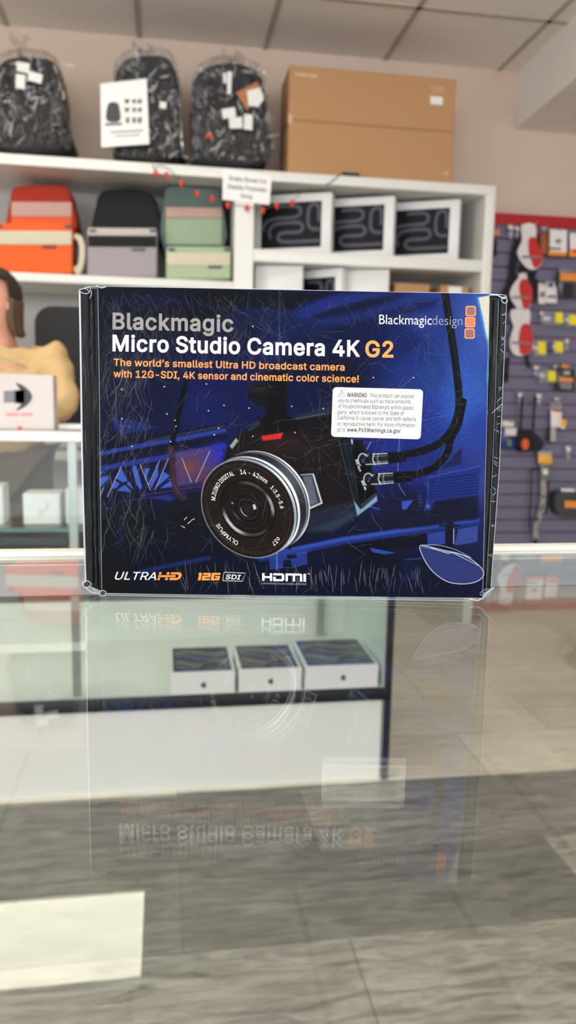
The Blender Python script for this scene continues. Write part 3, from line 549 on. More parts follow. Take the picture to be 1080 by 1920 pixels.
NU, NV = 721, 565
U, V = np.meshgrid(np.linspace(0, 1, NU), np.linspace(0, 1, NV))
AX, AY = quad(U, V)
img = np.zeros((NV, NU, 3))
# ground colours of the printed picture, blended between samples
S = [(200,560,24,27,40),(300,565,22,25,46),(400,560,18,20,36),(450,600,18,24,56),(520,560,24,30,74),(520,640,20,32,88),(600,572,22,38,110),(650,625,16,26,70),
(760,645,20,38,108),(700,556,24,34,76),(800,600,30,58,150),(800,700,30,62,150),(900,600,52,84,180),(900,680,44,80,180),(878,700,40,88,190),(870,770,38,96,204),(780,680,26,52,140),
(900,800,40,66,170),(905,900,54,66,150),(800,770,24,44,150),(640,700,14,20,48),(560,720,14,22,72),(450,730,18,26,86),(380,760,22,30,100),(300,740,20,25,64),(220,740,28,32,58),
(195,700,34,38,52),(220,870,22,22,50),(300,900,26,30,70),(240,1000,18,24,28),(340,980,22,24,34),(300,1050,14,18,40),(420,1080,13,18,40),(600,1080,13,18,48),(700,1050,12,17,40),
(820,1090,18,22,50),(620,1005,18,22,56),(760,940,26,28,66),(850,950,26,30,64),(760,990,22,25,54),(740,840,26,42,150),(680,840,24,36,130),(190,1090,22,24,26),(195,900,34,40,66),(560,690,14,20,56),(860,900,34,54,150),(780,880,26,42,140),(700,640,16,28,78)]
wsum = np.zeros((NV, NU))
for x, y, r, g, bl in S:
    ww = 1/((AX-x)**2+(AY-y)**2+120)**1.7
    wsum += ww; img += ww[..., None]*np.array([r, g, bl])
img /= wsum[..., None]

def blend(mask, c, sl):
    c = np.array(c, float)
    img[sl] = img[sl]*(1-mask[..., None]) + c*mask[..., None]
def bbox(pts, pad):
    xs = [p[0] for p in pts]; ys = [p[1] for p in pts]
    m = (AX > min(xs)-pad) & (AX < max(xs)+pad) & (AY > min(ys)-pad) & (AY < max(ys)+pad)
    r = np.where(m.any(1))[0]; c = np.where(m.any(0))[0]
    if not len(r) or not len(c): return None
    return (slice(r[0], r[-1]+1), slice(c[0], c[-1]+1))
def segd(x, y, a, b_):
    dx, dy = b_[0]-a[0], b_[1]-a[1]; L2 = dx*dx+dy*dy+1e-9
    t = np.clip(((x-a[0])*dx+(y-a[1])*dy)/L2, 0, 1)
    return np.hypot(x-a[0]-t*dx, y-a[1]-t*dy)
def poly(pts, c, a=1.0, soft=.7):
    sl = bbox(pts, soft*2+2)
    if sl is None: return
    x, y = AX[sl], AY[sl]; ins = np.zeros(x.shape, bool); d = np.full(x.shape, 1e9)
    for i in range(len(pts)):
        p, q = pts[i-1], pts[i]
        cond = ((p[1] > y) != (q[1] > y)) & (x < (q[0]-p[0])*(y-p[1])/((q[1]-p[1]) or 1e-9)+p[0])
        ins ^= cond; d = np.minimum(d, segd(x, y, p, q))
    sd = np.where(ins, -d, d); blend(np.clip(.5-sd/(2*soft), 0, 1)*a, c, sl)
def line(pts, wd, c, a=1.0, soft=.6):
    sl = bbox(pts, wd+soft*2+2)
    if sl is None: return
    x, y = AX[sl], AY[sl]; d = np.full(x.shape, 1e9)
    for i in range(len(pts)-1): d = np.minimum(d, segd(x, y, pts[i], pts[i+1]))
    blend(np.clip(.5-(d-wd/2)/(2*soft), 0, 1)*a, c, sl)
def glow(x0, y0, rx, ry, c, a=1.0, rot=0):
    dx, dy = AX-x0, AY-y0; cr, sr = math.cos(rot), math.sin(rot)
    e = np.exp(-(((dx*cr+dy*sr)/rx)**2+((-dx*sr+dy*cr)/ry)**2))
    blend(e*a, c, (slice(None), slice(None)))
c2 = lambda P_: [(540+x/2.571, 520+y/2.571) for x, y in P_]
c3 = lambda P_: [(140+x/2.571, 780+y/2.571) for x, y in P_]
c4 = lambda P_: [(540+x/2.571, 780+y/2.571) for x, y in P_]
c5 = lambda P_: [(350+x/2.7, 720+y/2.7) for x, y in P_]
c7 = lambda P_: [(170+x/4.32, 700+y/4.32) for x, y in P_]
cb = lambda P_: [(640+x/3.724, 780+y/3.724) for x, y in P_]
crv = lambda P_, n=8: [tuple(p) for p in blob(P_, n, False)]

# roof beams, top
poly([(430,543),(620,548),(560,566),(470,600),(400,612),(300,600),(330,560)], (15,17,28), .8, 6)
poly(c2([(20,180),(150,110),(330,72),(560,72),(420,110),(220,150),(60,205)]), (26,46,140), .85, 5)
poly(c2([(-60,100),(60,75),(250,72),(90,125),(0,160)]), (14,16,30), .8, 5)
poly(c2([(120,180),(380,110),(560,80),(470,125),(260,175),(130,205)]), (18,22,44), .75, 5)
poly(c2([(130,215),(360,160),(560,90),(740,75),(740,110),(560,140),(420,190),(240,230)]), (30,52,150), .55, 7)
poly(c2([(500,170),(640,110),(735,110),(690,150),(560,185)]), (20,26,70), .6, 6)
line(crv(c2([(-40,60),(-42,240),(-46,480)])), 2, (70,110,150), .55, 1.6)
line(crv([(205,578),(280,560),(400,575),(560,590)]), 9, (28,38,100), .45, 6)
poly(c7([(120,-130),(400,-230),(640,-200),(620,-170),(300,-110)]), (22,30,80), .45, 8)
poly([(380,600),(500,575),(520,590),(420,620)], (30,40,110), .5, 6)
# right side glow and pale screen
glow(862, 752, 46, 34, (48,128,220), .55); glow(905, 600, 16, 60, (70,110,205), .5)
poly(c2([(640,560),(820,520),(960,600),(960,780),(640,780)]), (30,60,170), .35, 14)
line(c2([(650,690),(790,660),(800,640)]), 2, (60,90,190), .6)
poly(c2([(915,97),(985,84),(985,330),(965,330),(950,270),(935,190)]), (214,208,192), 1, 1)
line(crv(c2([(913,98),(934,190),(950,270),(966,345),(960,500)])), 3.5, (52,150,215), .9, 1.2)
# blue arrow and the lattice girder, left
poly(c7([(180,365),(330,380),(560,440),(400,470),(260,490),(190,462)]), (30,46,122), .9, 1.6)
poly(c7([(60,580),(450,520),(700,470),(1080,400),(1080,440),(700,510),(450,560),(60,640)]), (20,22,44), .6, 3)
line(c7([(60,655),(450,577),(700,535),(1080,462)]), 8.5, (36,66,168), .9, 1.2)
line(c7([(450,552),(700,500),(1080,425)]), 3.2, (78,72,84), .8, 1)
line(c7([(60,700),(450,630),(1080,520)]), 12, (22,20,46), .85, 2)
line(c7([(60,775),(330,725),(600,680),(1080,588)]), 10, (34,58,160), .9, 1.4)
poly(c7([(680,640),(960,600),(1070,640),(1000,800),(900,925),(690,945)]), (92,70,122), .85, 3)
glow(*c7([(810,760)])[0], 20, 17, (128,78,70), .75); glow(*c7([(900,830)])[0], 12, 12, (110,56,64), .5)
glow(*c7([(1040,650)])[0], 16, 22, (36,34,220), .8)
for q in ([(245,765),(300,868),(262,884),(200,848)], [(192,866),(236,893),(212,926),(172,936)], [(280,902),(340,972),(212,947)], [(312,876),(352,942),(290,896)],
          [(340,745),(370,750),(418,920),(405,945),(370,900),(340,790)], [(435,770),(480,770),(440,872)], [(478,902),(548,740),(546,830),(490,930)],
          [(525,932),(590,798),(642,830),(562,900)], [(560,932),(648,868),(665,922)], [(55,790),(112,795),(55,842)], [(55,852),(142,825),(147,850),(82,920),(55,905)]):
    poly(c7(q), (54,100,214), .95, .8)
poly(c7([(60,985),(200,962),(520,950),(900,880),(900,945),(400,1000),(200,1050),(60,1060)]), (24,24,52), .6, 3)
line(c7([(400,990),(900,915)]), 3, (60,52,130), .8); line(c7([(230,1040),(700,975),(900,945)]), 2.4, (48,46,110), .8)
poly(c7([(490,1010),(620,985),(700,1010),(640,1036)]), (32,52,140), .9, 1.2)
for a_, b_ in (((245,760),(135,1000)), ((400,740),(485,945)), ((560,705),(470,900)), ((630,690),(522,940)), ((740,690),(815,880)), ((965,630),(852,880)), ((75,995),(105,925))):
    line(c7([a_, b_]), 1.2, (196,196,226), .9, .5)
line(crv(c7([(650,580),(660,700),(670,840),(700,960),(750,1010)])), 10.5, (74,52,54), .85, 2)
for a_, b_ in (((640,600),(520,760)), ((660,610),(560,800)), ((690,640),(760,720)), ((700,700),(870,640)), ((655,600),(600,700)), ((670,760),(760,660))):
    line(c7([a_, b_]), 1.1, (120,96,110), .5)
line(crv(c7([(770,80),(735,230),(700,390),(660,570)])), 9, (11,12,18), .92, 2)
glow(*c7([(240,1350)])[0], 9, 26, (38,34,88), .6)
line(c7([(60,1480),(60,1750)]), 14, (44,46,44), .5, 6)
# pipes low down
line([(262,1072),(330,1058),(392,1046)], 8, (24,52,124), .85, 2.4)
line([(400,1052),(470,1050)], 12, (18,26,60), .5, 4)
pipe = cb([(-560,990),(0,872),(600,785),(950,735)])
line(pipe, 15, (26,50,140), .95, 1.4); line([(x, y-2.5) for x, y in pipe], 7, (44,84,200), .9, 2)
poly(cb([(0,905),(600,820),(600,900),(0,960)]), (13,15,30), .7, 3)
poly([(503,1034),(575,1028),(577,1058),(548,1064),(545,1050),(532,1050),(530,1066),(506,1068)], (32,66,168), .9, 1)
line([(519,1036),(519,1068)], 1.4, (150,170,220), .8); poly([(538,1040),(556,1038),(556,1046),(538,1048)], (13,18,44), .9)
poly(cb([(200,920),(380,955),(300,968),(215,950)]), (38,82,190), .95, .8); poly(cb([(430,1000),(560,988),(560,1000),(450,1008)]), (38,80,180), .7)
poly(cb([(430,1030),(540,1030),(540,1150),(400,1160)]), (20,28,90), .5, 4)
poly(cb([(600,822),(730,800),(724,892),(602,908)]), (42,72,176), .9, 1)
poly(cb([(815,790),(955,765),(950,880),(790,905)]), (58,80,172), .9, 1)
line(cb([(760,745),(750,830),(755,905)]), 13, (20,22,34), .9, 1.5); line(cb([(690,765),(820,765)]), 5, (24,26,44), .8); line(cb([(785,790),(785,890)]), 1.6, (190,200,230), .9)
# louvred housing
poly(cb([(605,428),(975,350),(955,556),(655,598),(625,662),(580,662),(600,560)]), (28,50,146), .9, 1)
for k in range(7): line(cb([(612,452+k*20),(950,402+k*22)]), 1.7, (18,28,92), .8, .6)
line(cb([(605,428),(975,352)]), 1.5, (64,96,200), .8); line(cb([(605,428),(605,570),(582,660)]), 1.5, (60,90,190), .7)
poly(cb([(655,598),(955,556),(950,725),(820,735),(620,770),(420,790),(300,700),(420,650),(560,668),(625,664)]), (26,27,52), .85, 3)
poly(cb([(700,372),(838,218),(838,335)]), (36,34,84), .85, 2); poly(cb([(420,596),(505,585),(452,655),(425,652)]), (46,92,208), .9, 1)
line(crv(cb([(540,520),(560,600),(600,560)])), 6, (24,40,120), .6, 2)
line(cb([(190,630),(262,650)]), 4, (44,80,190), .8); glow(*cb([(605,630)])[0], 3, 3, (150,180,230), .7)
for k in range(4): line(cb([(535+k*2, 560+k*22), (560+k*2, 560+k*22)]), 1.3, (140,140,160), .5)
line(crv(cb([(405,160),(396,330),(400,470),(445,552)])), 1.5, (140,160,220), .7); line(crv(cb([(360,470),(350,520),(380,575),(470,580)])), 2, (40,44,120), .7)
line(cb([(205,180),(172,248)]), 1.3, (170,190,235), .8)
# ---- bracket and camera body
poly(c5([(395,-60),(520,-60),(505,160),(545,205),(560,240),(380,240),(400,150)]), (13,14,18), .97, 2)
poly(c5([(310,20),(420,-20),(430,120),(360,110),(310,70)]), (20,20,20), .9, 5)
glow(*c5([(360,30)])[0], 18, 6, (66,66,54), .4)
body = c5([(190,392),(200,340),(228,286),(300,228),(385,182),(480,176),(560,168),(700,132),(770,110),(800,200),(850,430),(866,668),(742,745),(600,765),(520,840),(400,700),(250,520)])
poly(body, (24,18,22), .98, 1)
poly(c5([(620,640),(850,588),(864,666),(742,745),(590,742)]), (42,56,78), .8, 5)
poly(c5([(740,690),(850,650),(864,668),(742,745),(600,752)]), (58,84,106), .5, 5)
glow(*c5([(470,300)])[0], 52, 22, (66,44,36), .6); glow(*c5([(600,350)])[0], 55, 28, (50,34,32), .55); glow(*c5([(700,500)])[0], 40, 60, (40,26,32), .5)
glow(*c5([(250,370)])[0], 12, 20, (66,44,36), .6)
poly(c5([(325,212),(402,160),(400,186),(330,236),(300,240)]), (52,64,80), .85, 1.4)
poly(c5([(545,160),(700,120),(770,105),(770,150),(560,182)]), (46,58,76), .75, 2.5); line(c5([(545,178),(700,150)]), 2, (92,110,124), .8)
poly(c5([(360,170),(500,150),(570,200),(560,235),(400,245)]), (14,15,18), .9, 3)
poly(c5([(217,314),(250,272),(262,288),(230,330)]), (158,172,166), .95, .8)
poly(c5([(378,263),(490,246),(478,276),(384,288)]), (200,52,52), 1, .7)
poly(c5([(762,270),(892,285),(935,400),(962,560),(866,668),(842,560)]), (24,32,42), .98, 1)
line(c5([(770,290),(850,600),(864,664)]), 1.6, (84,104,120), .6); line(c5([(800,285),(842,500)]), 2.2, (44,56,70), .7)
poly(c5([(835,285),(882,290),(938,450),(958,548),(895,630),(875,600)]), (8,9,12), .98, 1.2)
poly(c5([(846,590),(864,668),(966,592),(962,562),(880,634),(862,610)]), (136,168,184), .95, 1)
poly(c5([(880,610),(958,548),(962,566),(888,632)]), (52,70,88), .9, 1)
line(c5([(836,283),(838,300)]), 3, (210,215,220), .9)
# cables and connectors
cab1 = crv(cb([(722,-870),(760,-620),(800,-340),(822,-100),(790,60),(700,180),(560,245),(440,268)]))
cab2 = crv(cb([(850,-100),(815,60),(760,170),(740,260),(650,360),(540,402),(440,425)]))
line([(x+4.2, y+1) for x, y in cab1[:34]], 2.6, (72,150,214), .85, 1)
line([(x+3.4, y+2) for x, y in cab2[:28]], 3.6, (70,146,210), .9, 1)
line(cab2, 13.5, (17,18,24), 1, .8); line(cab1, 14, (20,22,28), 1, .8)
line([(x+2.4, y) for x, y in cab1[:40]], 2, (62,72,84), .5, 1)
for dx, dy, ang in ((0, 0, -.07), (10.5, 37, -.07)):
    ox, oy = cb([(140, 315)])[0]; ox += dx; oy += dy-2
    f = lambda a_, b_: (ox+a_*math.cos(ang)-b_*math.sin(ang), oy+a_*math.sin(ang)+b_*math.cos(ang))
    poly([f(44,-11), f(84,-10), f(84,9), f(44,10)], (15,16,20), 1, 1.6)
    poly([f(4,-11), f(50,-10), f(50,10), f(4,11)], (26,30,38), 1, .8)
    for yy, cc in ((-9.5,(226,228,232)), (-5,(120,126,136)), (0,(50,54,62)), (6,(150,156,166)), (9.5,(235,236,238))):
        line([f(22,yy), f(49,yy*.95)], 1.7, cc, .9, .6)
    line([f(24,-10), f(21,0), f(24,10)], 2, (220,224,228), .9); line([f(33,-10), f(30,0), f(33,10)], 1.5, (190,196,204), .8)
    rr = [f(3+9*math.cos(t_), 12*math.sin(t_)) for t_ in np.linspace(0, 6.3, 24)]
    poly(rr, (16,17,22), 1, .8); line(rr[8:22], 1.9, (222,224,228), .95); line([f(6,-3), f(2,3)], 4, (62,96,150), .8, 1)
    line([f(6,-8), f(14,-9)], 1.4, (200,204,210), .9); line([f(8,9), f(20,9)], 1.6, (230,232,235), .9)
# release button
poly(c5([(575,458),(640,454),(686,602),(626,630),(605,600)]), (58,60,68), 1, 1); poly(c5([(588,468),(632,464),(664,600),(628,618)]), (104,110,122), .95, 1.2)
line(c5([(641,458),(684,602),(626,628)]), 3.2, (214,216,214), .95, .8); line(c5([(578,460),(640,455)]), 2, (180,184,190), .9)
# ---- lens
LC = (465, 954)
Cm = np.array([[7744., 1480.], [1480., 8556.]]); Lm = np.linalg.cholesky(Cm); Li = np.linalg.inv(Lm)
def lensd(ox, oy):
    dx, dy = AX-LC[0]-ox, AY-LC[1]-oy
    a_ = Li[0, 0]*dx+Li[0, 1]*dy; b_ = Li[1, 0]*dx+Li[1, 1]*dy
    return np.hypot(a_, b_), np.arctan2(b_, a_)
full = (slice(None), slice(None))
for k in range(61):
    s_ = 1-k/60; sc = 1.0 if s_ < .8 else 1.0
    r_, an = lensd(28*s_, -16*s_)
    lightv = .55+.45*np.cos(an+.1)                       # printed metal sheen on the barrel
    sheen = np.exp(-((an+.75)/.5)**2)+.8*np.exp(-((an-.55)/.35)**2)
    if s_ > .93: c_ = (235,238,240)
    elif s_ > .84: c_ = (70,72,76)
    elif s_ > .78: c_ = (150,156,160)
    elif s_ > .36: c_ = (52,54,60)
    elif s_ > .20: c_ = (236,242,248)
    elif s_ > .12: c_ = (36,38,46)
    else: c_ = (176,184,192)
    mask = np.clip((1.0-r_)*60+.5, 0, 1)
    k0_, k1_ = (.86, .45) if c_[0] > 140 else (.60, .9)
    col = np.array(c_, float)[None, None, :]*(k0_+k1_*np.clip(sheen, 0, 1))[..., None]
    if .36 < s_ <= .78:
        kn = (.62+.38*np.sign(np.sin(an*150)*np.sin(s_*60)))
        col = col*(.55+.9*kn)[..., None]
    img[:] = img*(1-mask[..., None])+np.clip(col, 0, 330)*mask[..., None]
r_, an = lensd(0, 0)
def ring(r0, r1, c, a=1.0, w_=None, e=.008):
    mk = np.clip((r_-r0)/e+.5, 0, 1)*np.clip((r1-r_)/e+.5, 0, 1)*a
    if w_ is not None: mk = mk*w_
    blend(mk, c, full)
ring(-1, .985, (40,29,24)); ring(.985, 1.0, (150,150,154)); ring(.90, .915, (74,64,60), .8); ring(.93, .94, (20,16,16), .8)
sb = np.exp(-((an-2.4)/1.0)**2)
ring(.86, .875, (140,136,134), .5, sb); ring(.80, .81, (70,62,58), .6)
ring(-1, .60, (32,24,21)); ring(.55, .60, (20,16,16)); 
ring(.50, .57, (196,190,200), .95, np.exp(-((an-2.25)/.62)**4)); ring(.50, .565, (170,165,172), .9, np.exp(-((an+.35)/.42)**4))
ring(.50, .56, (120,120,122), .6, np.exp(-((an+1.35)/.55)**4)); ring(.50, .56, (110,112,116), .5, np.exp(-((an-1.2)/.5)**4))
ring(.40, .41, (66,58,56), .8); ring(.30, .31, (58,52,50), .7); ring(-1, .28, (22,18,19)); ring(.15, .165, (220,220,224), .95, np.exp(-((an-2.4)/.8)**4)); ring(-1, .145, (34,28,30))
ring(.20, .215, (90,90,96), .6)
glow(464, 957, 5, 5, (58,48,54), .7)
poly(c5([(333,612),(346,608),(354,632),(340,637)]), (205,214,210), .95, .8); glow(*c5([(231,603)])[0], 1.6, 1.6, (230,232,232), .95)
for k in range(4): line(crv(c5([(232+k*6, 640+k*9), (240+k*6, 655+k*9), (256+k*6, 662+k*9)])), 1.6, (92,104,112), .6)
# fine print grain
rng = np.random.default_rng(3); img *= (1+.05*rng.standard_normal((NV, NU)))[..., None]
gr = img.mean(2, keepdims=True); bl_ = np.clip((img[..., 2:3]-img[..., 0:1])/120, 0, 1)*.26; img = img*(1-bl_)+gr*bl_; img = np.clip(np.clip(img, 0, 400)/255, 0, 2)**1.22*.88; img = np.clip(img, 0, 1); lc = np.where(img <= .04045, img/12.92, ((img+.055)/1.055)**2.4)

def vcol_mat(name, rough, coat):
    m = bpy.data.materials.new(name); m.use_nodes = True; nt = m.node_tree; b_ = nt.nodes['Principled BSDF']
    a_ = nt.nodes.new('ShaderNodeVertexColor'); a_.layer_name = 'print'; nt.links.new(a_.outputs[0], b_.inputs['Base Color'])
    b_.inputs['Roughness'].default_value = rough; b_.inputs['Coat Weight'].default_value = coat; b_.inputs['Coat Roughness'].default_value = .08
    tc = nt.nodes.new('ShaderNodeTexCoord'); n = nt.nodes.new('ShaderNodeTexNoise'); n.inputs['Scale'].default_value = 35; n.inputs['Detail'].default_value = 5
    bp = nt.nodes.new('ShaderNodeBump'); bp.inputs['Strength'].default_value = .5; bp.inputs['Distance'].default_value = .0012
    nt.links.new(tc.outputs['Object'], n.inputs['Vector']); nt.links.new(n.outputs['Fac'], bp.inputs['Height']); nt.links.new(bp.outputs['Normal'], b_.inputs['Coat Normal']); b_.inputs['Specular IOR Level'].default_value = .06
    return m
M_print = vcol_mat('printed_card', .6, 0)
M_card = mat('black_card', (17, 17, 18), .38, coat=.04, bump=.12, bscale=30, spec=.12)
M_silver = mat('title_grey', (136, 132, 126), .5, spec=.2); M_wht = mat('print_white', (226, 224, 222), .45); M_org = mat('print_orange', (240, 138, 52), .45)
M_org2 = mat('print_red_orange', (226, 88, 52), .45); M_orgd = mat('print_dark_orange', (120, 70, 60), .5); M_dgrey = mat('print_thin_grey', (120, 128, 150), .5)
M_stk = mat('sticker_paper', (214, 212, 206), .6); M_stki = mat('sticker_ink', (20, 20, 24), .6)
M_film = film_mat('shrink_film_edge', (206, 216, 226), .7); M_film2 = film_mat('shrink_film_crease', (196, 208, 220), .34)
M_scr = film_mat('film_scratch', (168, 172, 176), .17); M_scr2 = film_mat('film_scratch_faint', (140, 144, 152), .12)

base = PZ(540, 1124, 1.0) - BN*.035; base.z = 1.0
box = thing('product_box', 'shrink-wrapped dark blue camera box standing on the glass counter', 'box', base)
# sleeve: back, sides
nb = -BN
b = B(); b.prism([BX(*q, -.0004) for q in (QTL, QTR, QBR, QBL)], nb*.068, .0006, seg=1); obj('sleeve', b, M_card, box)
b = B(); inner = [(149,543),(160,540),(940,554),(951,558),(936,880),(921,1104),(908,1112),(200,1108),(186,1108),(158,1096)]
b.prism([BX(*q, -.0016) for q in inner], nb*.064, .0012, seg=2); obj('inner_carton', b, M_card, box)
b = B(); edge_ = [((166,548),(176,1094)), ((175,545),(184,1100))]
for (p_, q_) in edge_: b.tube([BX(*p_, -.0014), BX((p_[0]+q_[0])/2-1, 820, -.0014), BX(*q_, -.0014)], .0005, 6)
obj('carton_ridges', b, M_card, box); b = B()
for (p_, q_) in (((926,562),(900,1108)), ((938,562),(910,1104))): b.tube([BX(*p_, -.0014), BX((p_[0]+q_[0])/2+1, 830, -.0014), BX(*q_, -.0014)], .0005, 6)
obj('carton_ridges', b, M_card, box)
# printed front panel
vx = np.empty((NV, NU, 3))
D = np.array(fwd)[None, None]+np.array(rt)*((AX-540)/F)[..., None]-np.array(up)*((AY-960)/F)[..., None]
n_ = np.array(BN); tt = np.dot(np.array(BO-CAM), n_)/(D@n_); vx = np.array(CAM)+D*tt[..., None]
me = bpy.data.meshes.new('front_panel'); nvt = NU*NV; nf = (NU-1)*(NV-1)
me.vertices.add(nvt); me.vertices.foreach_set('co', vx.reshape(-1).astype(np.float32))
ii = np.arange(nvt).reshape(NV, NU); fc = np.stack([ii[:-1, :-1], ii[1:, :-1], ii[1:, 1:], ii[:-1, 1:]], -1).reshape(-1)
me.loops.add(nf*4); me.polygons.add(nf); me.loops.foreach_set('vertex_index', fc.astype(np.int32))
me.polygons.foreach_set('loop_start', np.arange(0, nf*4, 4, dtype=np.int32)); me.polygons.foreach_set('loop_total', np.full(nf, 4, np.int32))
me.update(calc_edges=True)
ca = me.color_attributes.new('print', 'FLOAT_COLOR', 'POINT'); ca.data.foreach_set('color', np.concatenate([lc, np.ones((NV, NU, 1))], -1).reshape(-1).astype(np.float32))
me.materials.append(M_print); front = link('front_panel', me, box)

# lettering
LM = [M_silver, M_wht, M_org, M_dgrey, M_org2, M_orgd]
def ptext(b, s_, x0, yb0, x1, yb1, caph, mi=0, bold=0.0, shear=0.0, d=.00012, cap='H', caph1=None, face='I'):
    """photo-pixel baseline from (x0,yb0) to (x1,yb1)"""
    put_text(b, s_, lambda u, v: BX(x0+(x1-x0)*u + v*0.2, yb0+(yb1-yb0)*u-v*(caph+((caph1 or caph)-caph)*u), d), mi, bold, shear, cap, face)
b = B()
ptext(b, 'Blackmagic', 211, 616.5, 438, 621.5, 30.5, 0, .028)
ptext(b, 'Micro Studio Camera 4K', 211, 657.5, 675, 668, 30, 1, .028)
ptext(b, 'G2', 685, 668.3, 737.5, 669.5, 30, 2, .03)
ptext(b, 'The world\u2019s smallest Ultra HD broadcast camera', 213, 685.5, 646, 694.8, 13.2, 2, .02)
ptext(b, 'with 12G-SDI, 4K sensor and cinematic color science!', 213, 707, 672.5, 717, 13.2, 2, .02)
obj('title_lettering', b, LM, box); b = B()
ptext(b, 'Blackmagic', 711, 607.5, 809.5, 609, 17.5, 1, -.006, face='B'); ptext(b, 'design', 810.5, 609, 867, 610, 17.5, 3, -.010, face='B')
LOGO_B = b; b = B()
ptext(b, 'ULTRA', 215.5, 1086.5, 292.5, 1087.5, 14.5, 1, .004, .28)
# HD mark: stencilled italic capitals
def pq(b, pts, mi, d=.00012): b.flat([BX(*q, d) for q in pts], mi)
def sl_(x, y, k=.28): return (x+(1088-y)*k, y)
for q in ([(294.5,1087.5),(299,1087.5),(299,1083.4),(294.5,1083.4)], [(294.5,1077),(299,1077),(299,1073),(294.5,1073)], [(294.5,1082),(316,1082),(316,1078.5),(294.5,1078.5)],
          [(309,1087.5),(314,1087.5),(314,1083.4),(309,1083.4)], [(309,1077),(314,1077),(314,1073),(309,1073)],
          [(317,1087.5),(331,1087.5),(336,1085),(338,1081),(337,1076),(333,1073.2),(317,1073.2),(317,1076.8),(330,1076.8),(332.5,1078.5),(332.8,1081),(331,1083.6),(317,1083.6)],
          [(317,1082),(327,1082),(327,1078.6),(317,1078.6)]):
    pq(b, [sl_(*p) for p in q], 2)
obj('ultra_mark', b, LM, box); b = B()
# 12G
for q in ([(371,1088),(376,1088),(376,1074),(370,1074),(370,1077),(371,1077)],
          [(378,1088),(393,1088),(393,1084.6),(383,1084.6),(383,1082.6),(393,1082.6),(393,1074.2),(378.5,1074.2),(378.5,1077.8),(388,1077.8),(388,1079.4),(378,1079.4)],
          [(395,1088),(411,1088),(411,1080),(402,1080),(402,1082.6),(406,1082.6),(406,1084.6),(400,1084.6),(400,1077.8),(411,1077.8),(411,1074.2),(395,1074.2)]):
    pq(b, [(x+(1088-y)*.2, y) for x, y in q], 2)
# SDI in a slanted outline
o4 = [(417.5,1088.6),(454,1090),(460.5,1074.6),(420,1073)]; 
b.strip([BX(*q, .00012) for q in o4+[o4[0]]], .00022, BN, 1)
ptext(b, 'SDI', 423, 1085.6, 452, 1086.6, 8.6, 1, .02, .2)
obj('sdi_mark', b, LM, box); b = B()
# HDMI
for q in ([(491.6,1089),(496,1089),(496,1083.6),(506,1083.9),(506,1089.3),(510.4,1089.4),(510.4,1075),(506,1074.8),(506,1080.4),(496,1080.2),(496,1074.6),(491.6,1074.6)],
          [(512.5,1089.5),(530,1089.8),(533,1087),(533,1078),(530,1075.2),(512.5,1075),(512.5,1078.6),(528.4,1078.8),(528.4,1086.2),(517,1086),(517,1081.6),(512.5,1081.6)],
          [(535.5,1090),(539.6,1090),(539.6,1079),(549,1079),(549,1090.2),(553.2,1090.2),(553.2,1079.2),(562.4,1079.3),(562.4,1090.4),(566.6,1090.4),(566.6,1078),(564,1075.8),(535.5,1075.2)],
          [(569,1090.5),(573.6,1090.6),(573.6,1076),(569,1075.9)]): pq(b, q, 1)
ptext(b, 'HIGH DEFINITION MULTIMEDIA INTERFACE', 491.5, 1095.4, 574.5, 1097, 3.1, 3, .01)
ptext(b, 'TM', 576, 1077, 580.5, 1077.1, 2, 1, .01)
obj('hdmi_mark', b, LM, box); b = LOGO_B
# three rounded squares of the logo
def rsq(cx, cy, h, r):
    out = []
    for sx, sy, a0 in ((1, -1, -90), (1, 1, 0), (-1, 1, 90), (-1, -1, 180)):
        for k in range(5):
            a_ = R(a0+k*22.5); out.append((cx+sx*(h-r)+r*math.cos(a_), cy+sy*(h-r)+r*math.sin(a_)))
    return out
for cx, cy, mi in ((882.6,583.2,5), (881.6,604.2,4), (880.6,625.4,5)):
    pq(b, rsq(cx, cy, 9.6, 3.4), 2, .00010); pq(b, rsq(cx, cy, 7.6, 2.2), mi, .00018)
obj('logo_lettering', b, LM, box); b = B()
# ring lettering on the lens
def arc_text(b, s_, a0, a1, rad, hgt, mi=1, bold=0.0, d=.00012):
    def fn(u, v):
        a_ = R(a0+(a1-a0)*u); rr = rad+hgt*(v)
        q = Lm@np.array([math.cos(a_)*rr, math.sin(a_)*rr]); return BX(LC[0]+q[0], LC[1]+q[1], d)
    put_text(b, s_, fn, mi, bold)
arc_text(b, 'M.ZUIKO DIGITAL', 183, 246, .70, .085)
arc_text(b, '14 - 42mm', 257, 303, .70, .095); arc_text(b, '1:3.5-5.6', 312, 349, .70, .085); 
arc_text(b, 'OLYMPUS', 108, 153, .84, -.10) if False else None
def arc_text2(b, s_, a0, a1, rad, hgt):
    def fn(u, v):
        a_ = R(a0+(a1-a0)*u); rr = rad-hgt*v
        q = Lm@np.array([math.cos(a_)*rr, math.sin(a_)*rr]); return BX(LC[0]+q[0], LC[1]+q[1], .00012)
    put_text(b, s_, fn, 1, .01)
arc_text(b, 'OLYMPUS', 96, 140, .72, .09) if False else None
def flip_arc(b, s_, a0, a1, rad, hgt):   # reads with its feet towards the centre, running clockwise
    arc_text(b, s_, a0, a1, rad, hgt)
flip_arc(b, 'OLYMPUS', 106, 146, .74, .09)
flip_arc(b, 'o37', 36, 50, .78, .085)
ptext(b, 'SDI OUT', 668, 862, 674, 884, 3, 1) if False else None
def vtext(b, s_, x0, y0, x1, y1, h):
    dx, dy = x1-x0, y1-y0; L_ = math.hypot(dx, dy); nx, ny = dy/L_, -dx/L_
    put_text(b, s_, lambda u, v: BX(x0+dx*u+nx*h*v, y0+dy*u+ny*h*v, .00012), 1, .01)
obj('lens_lettering', b, LM, box); b = B()
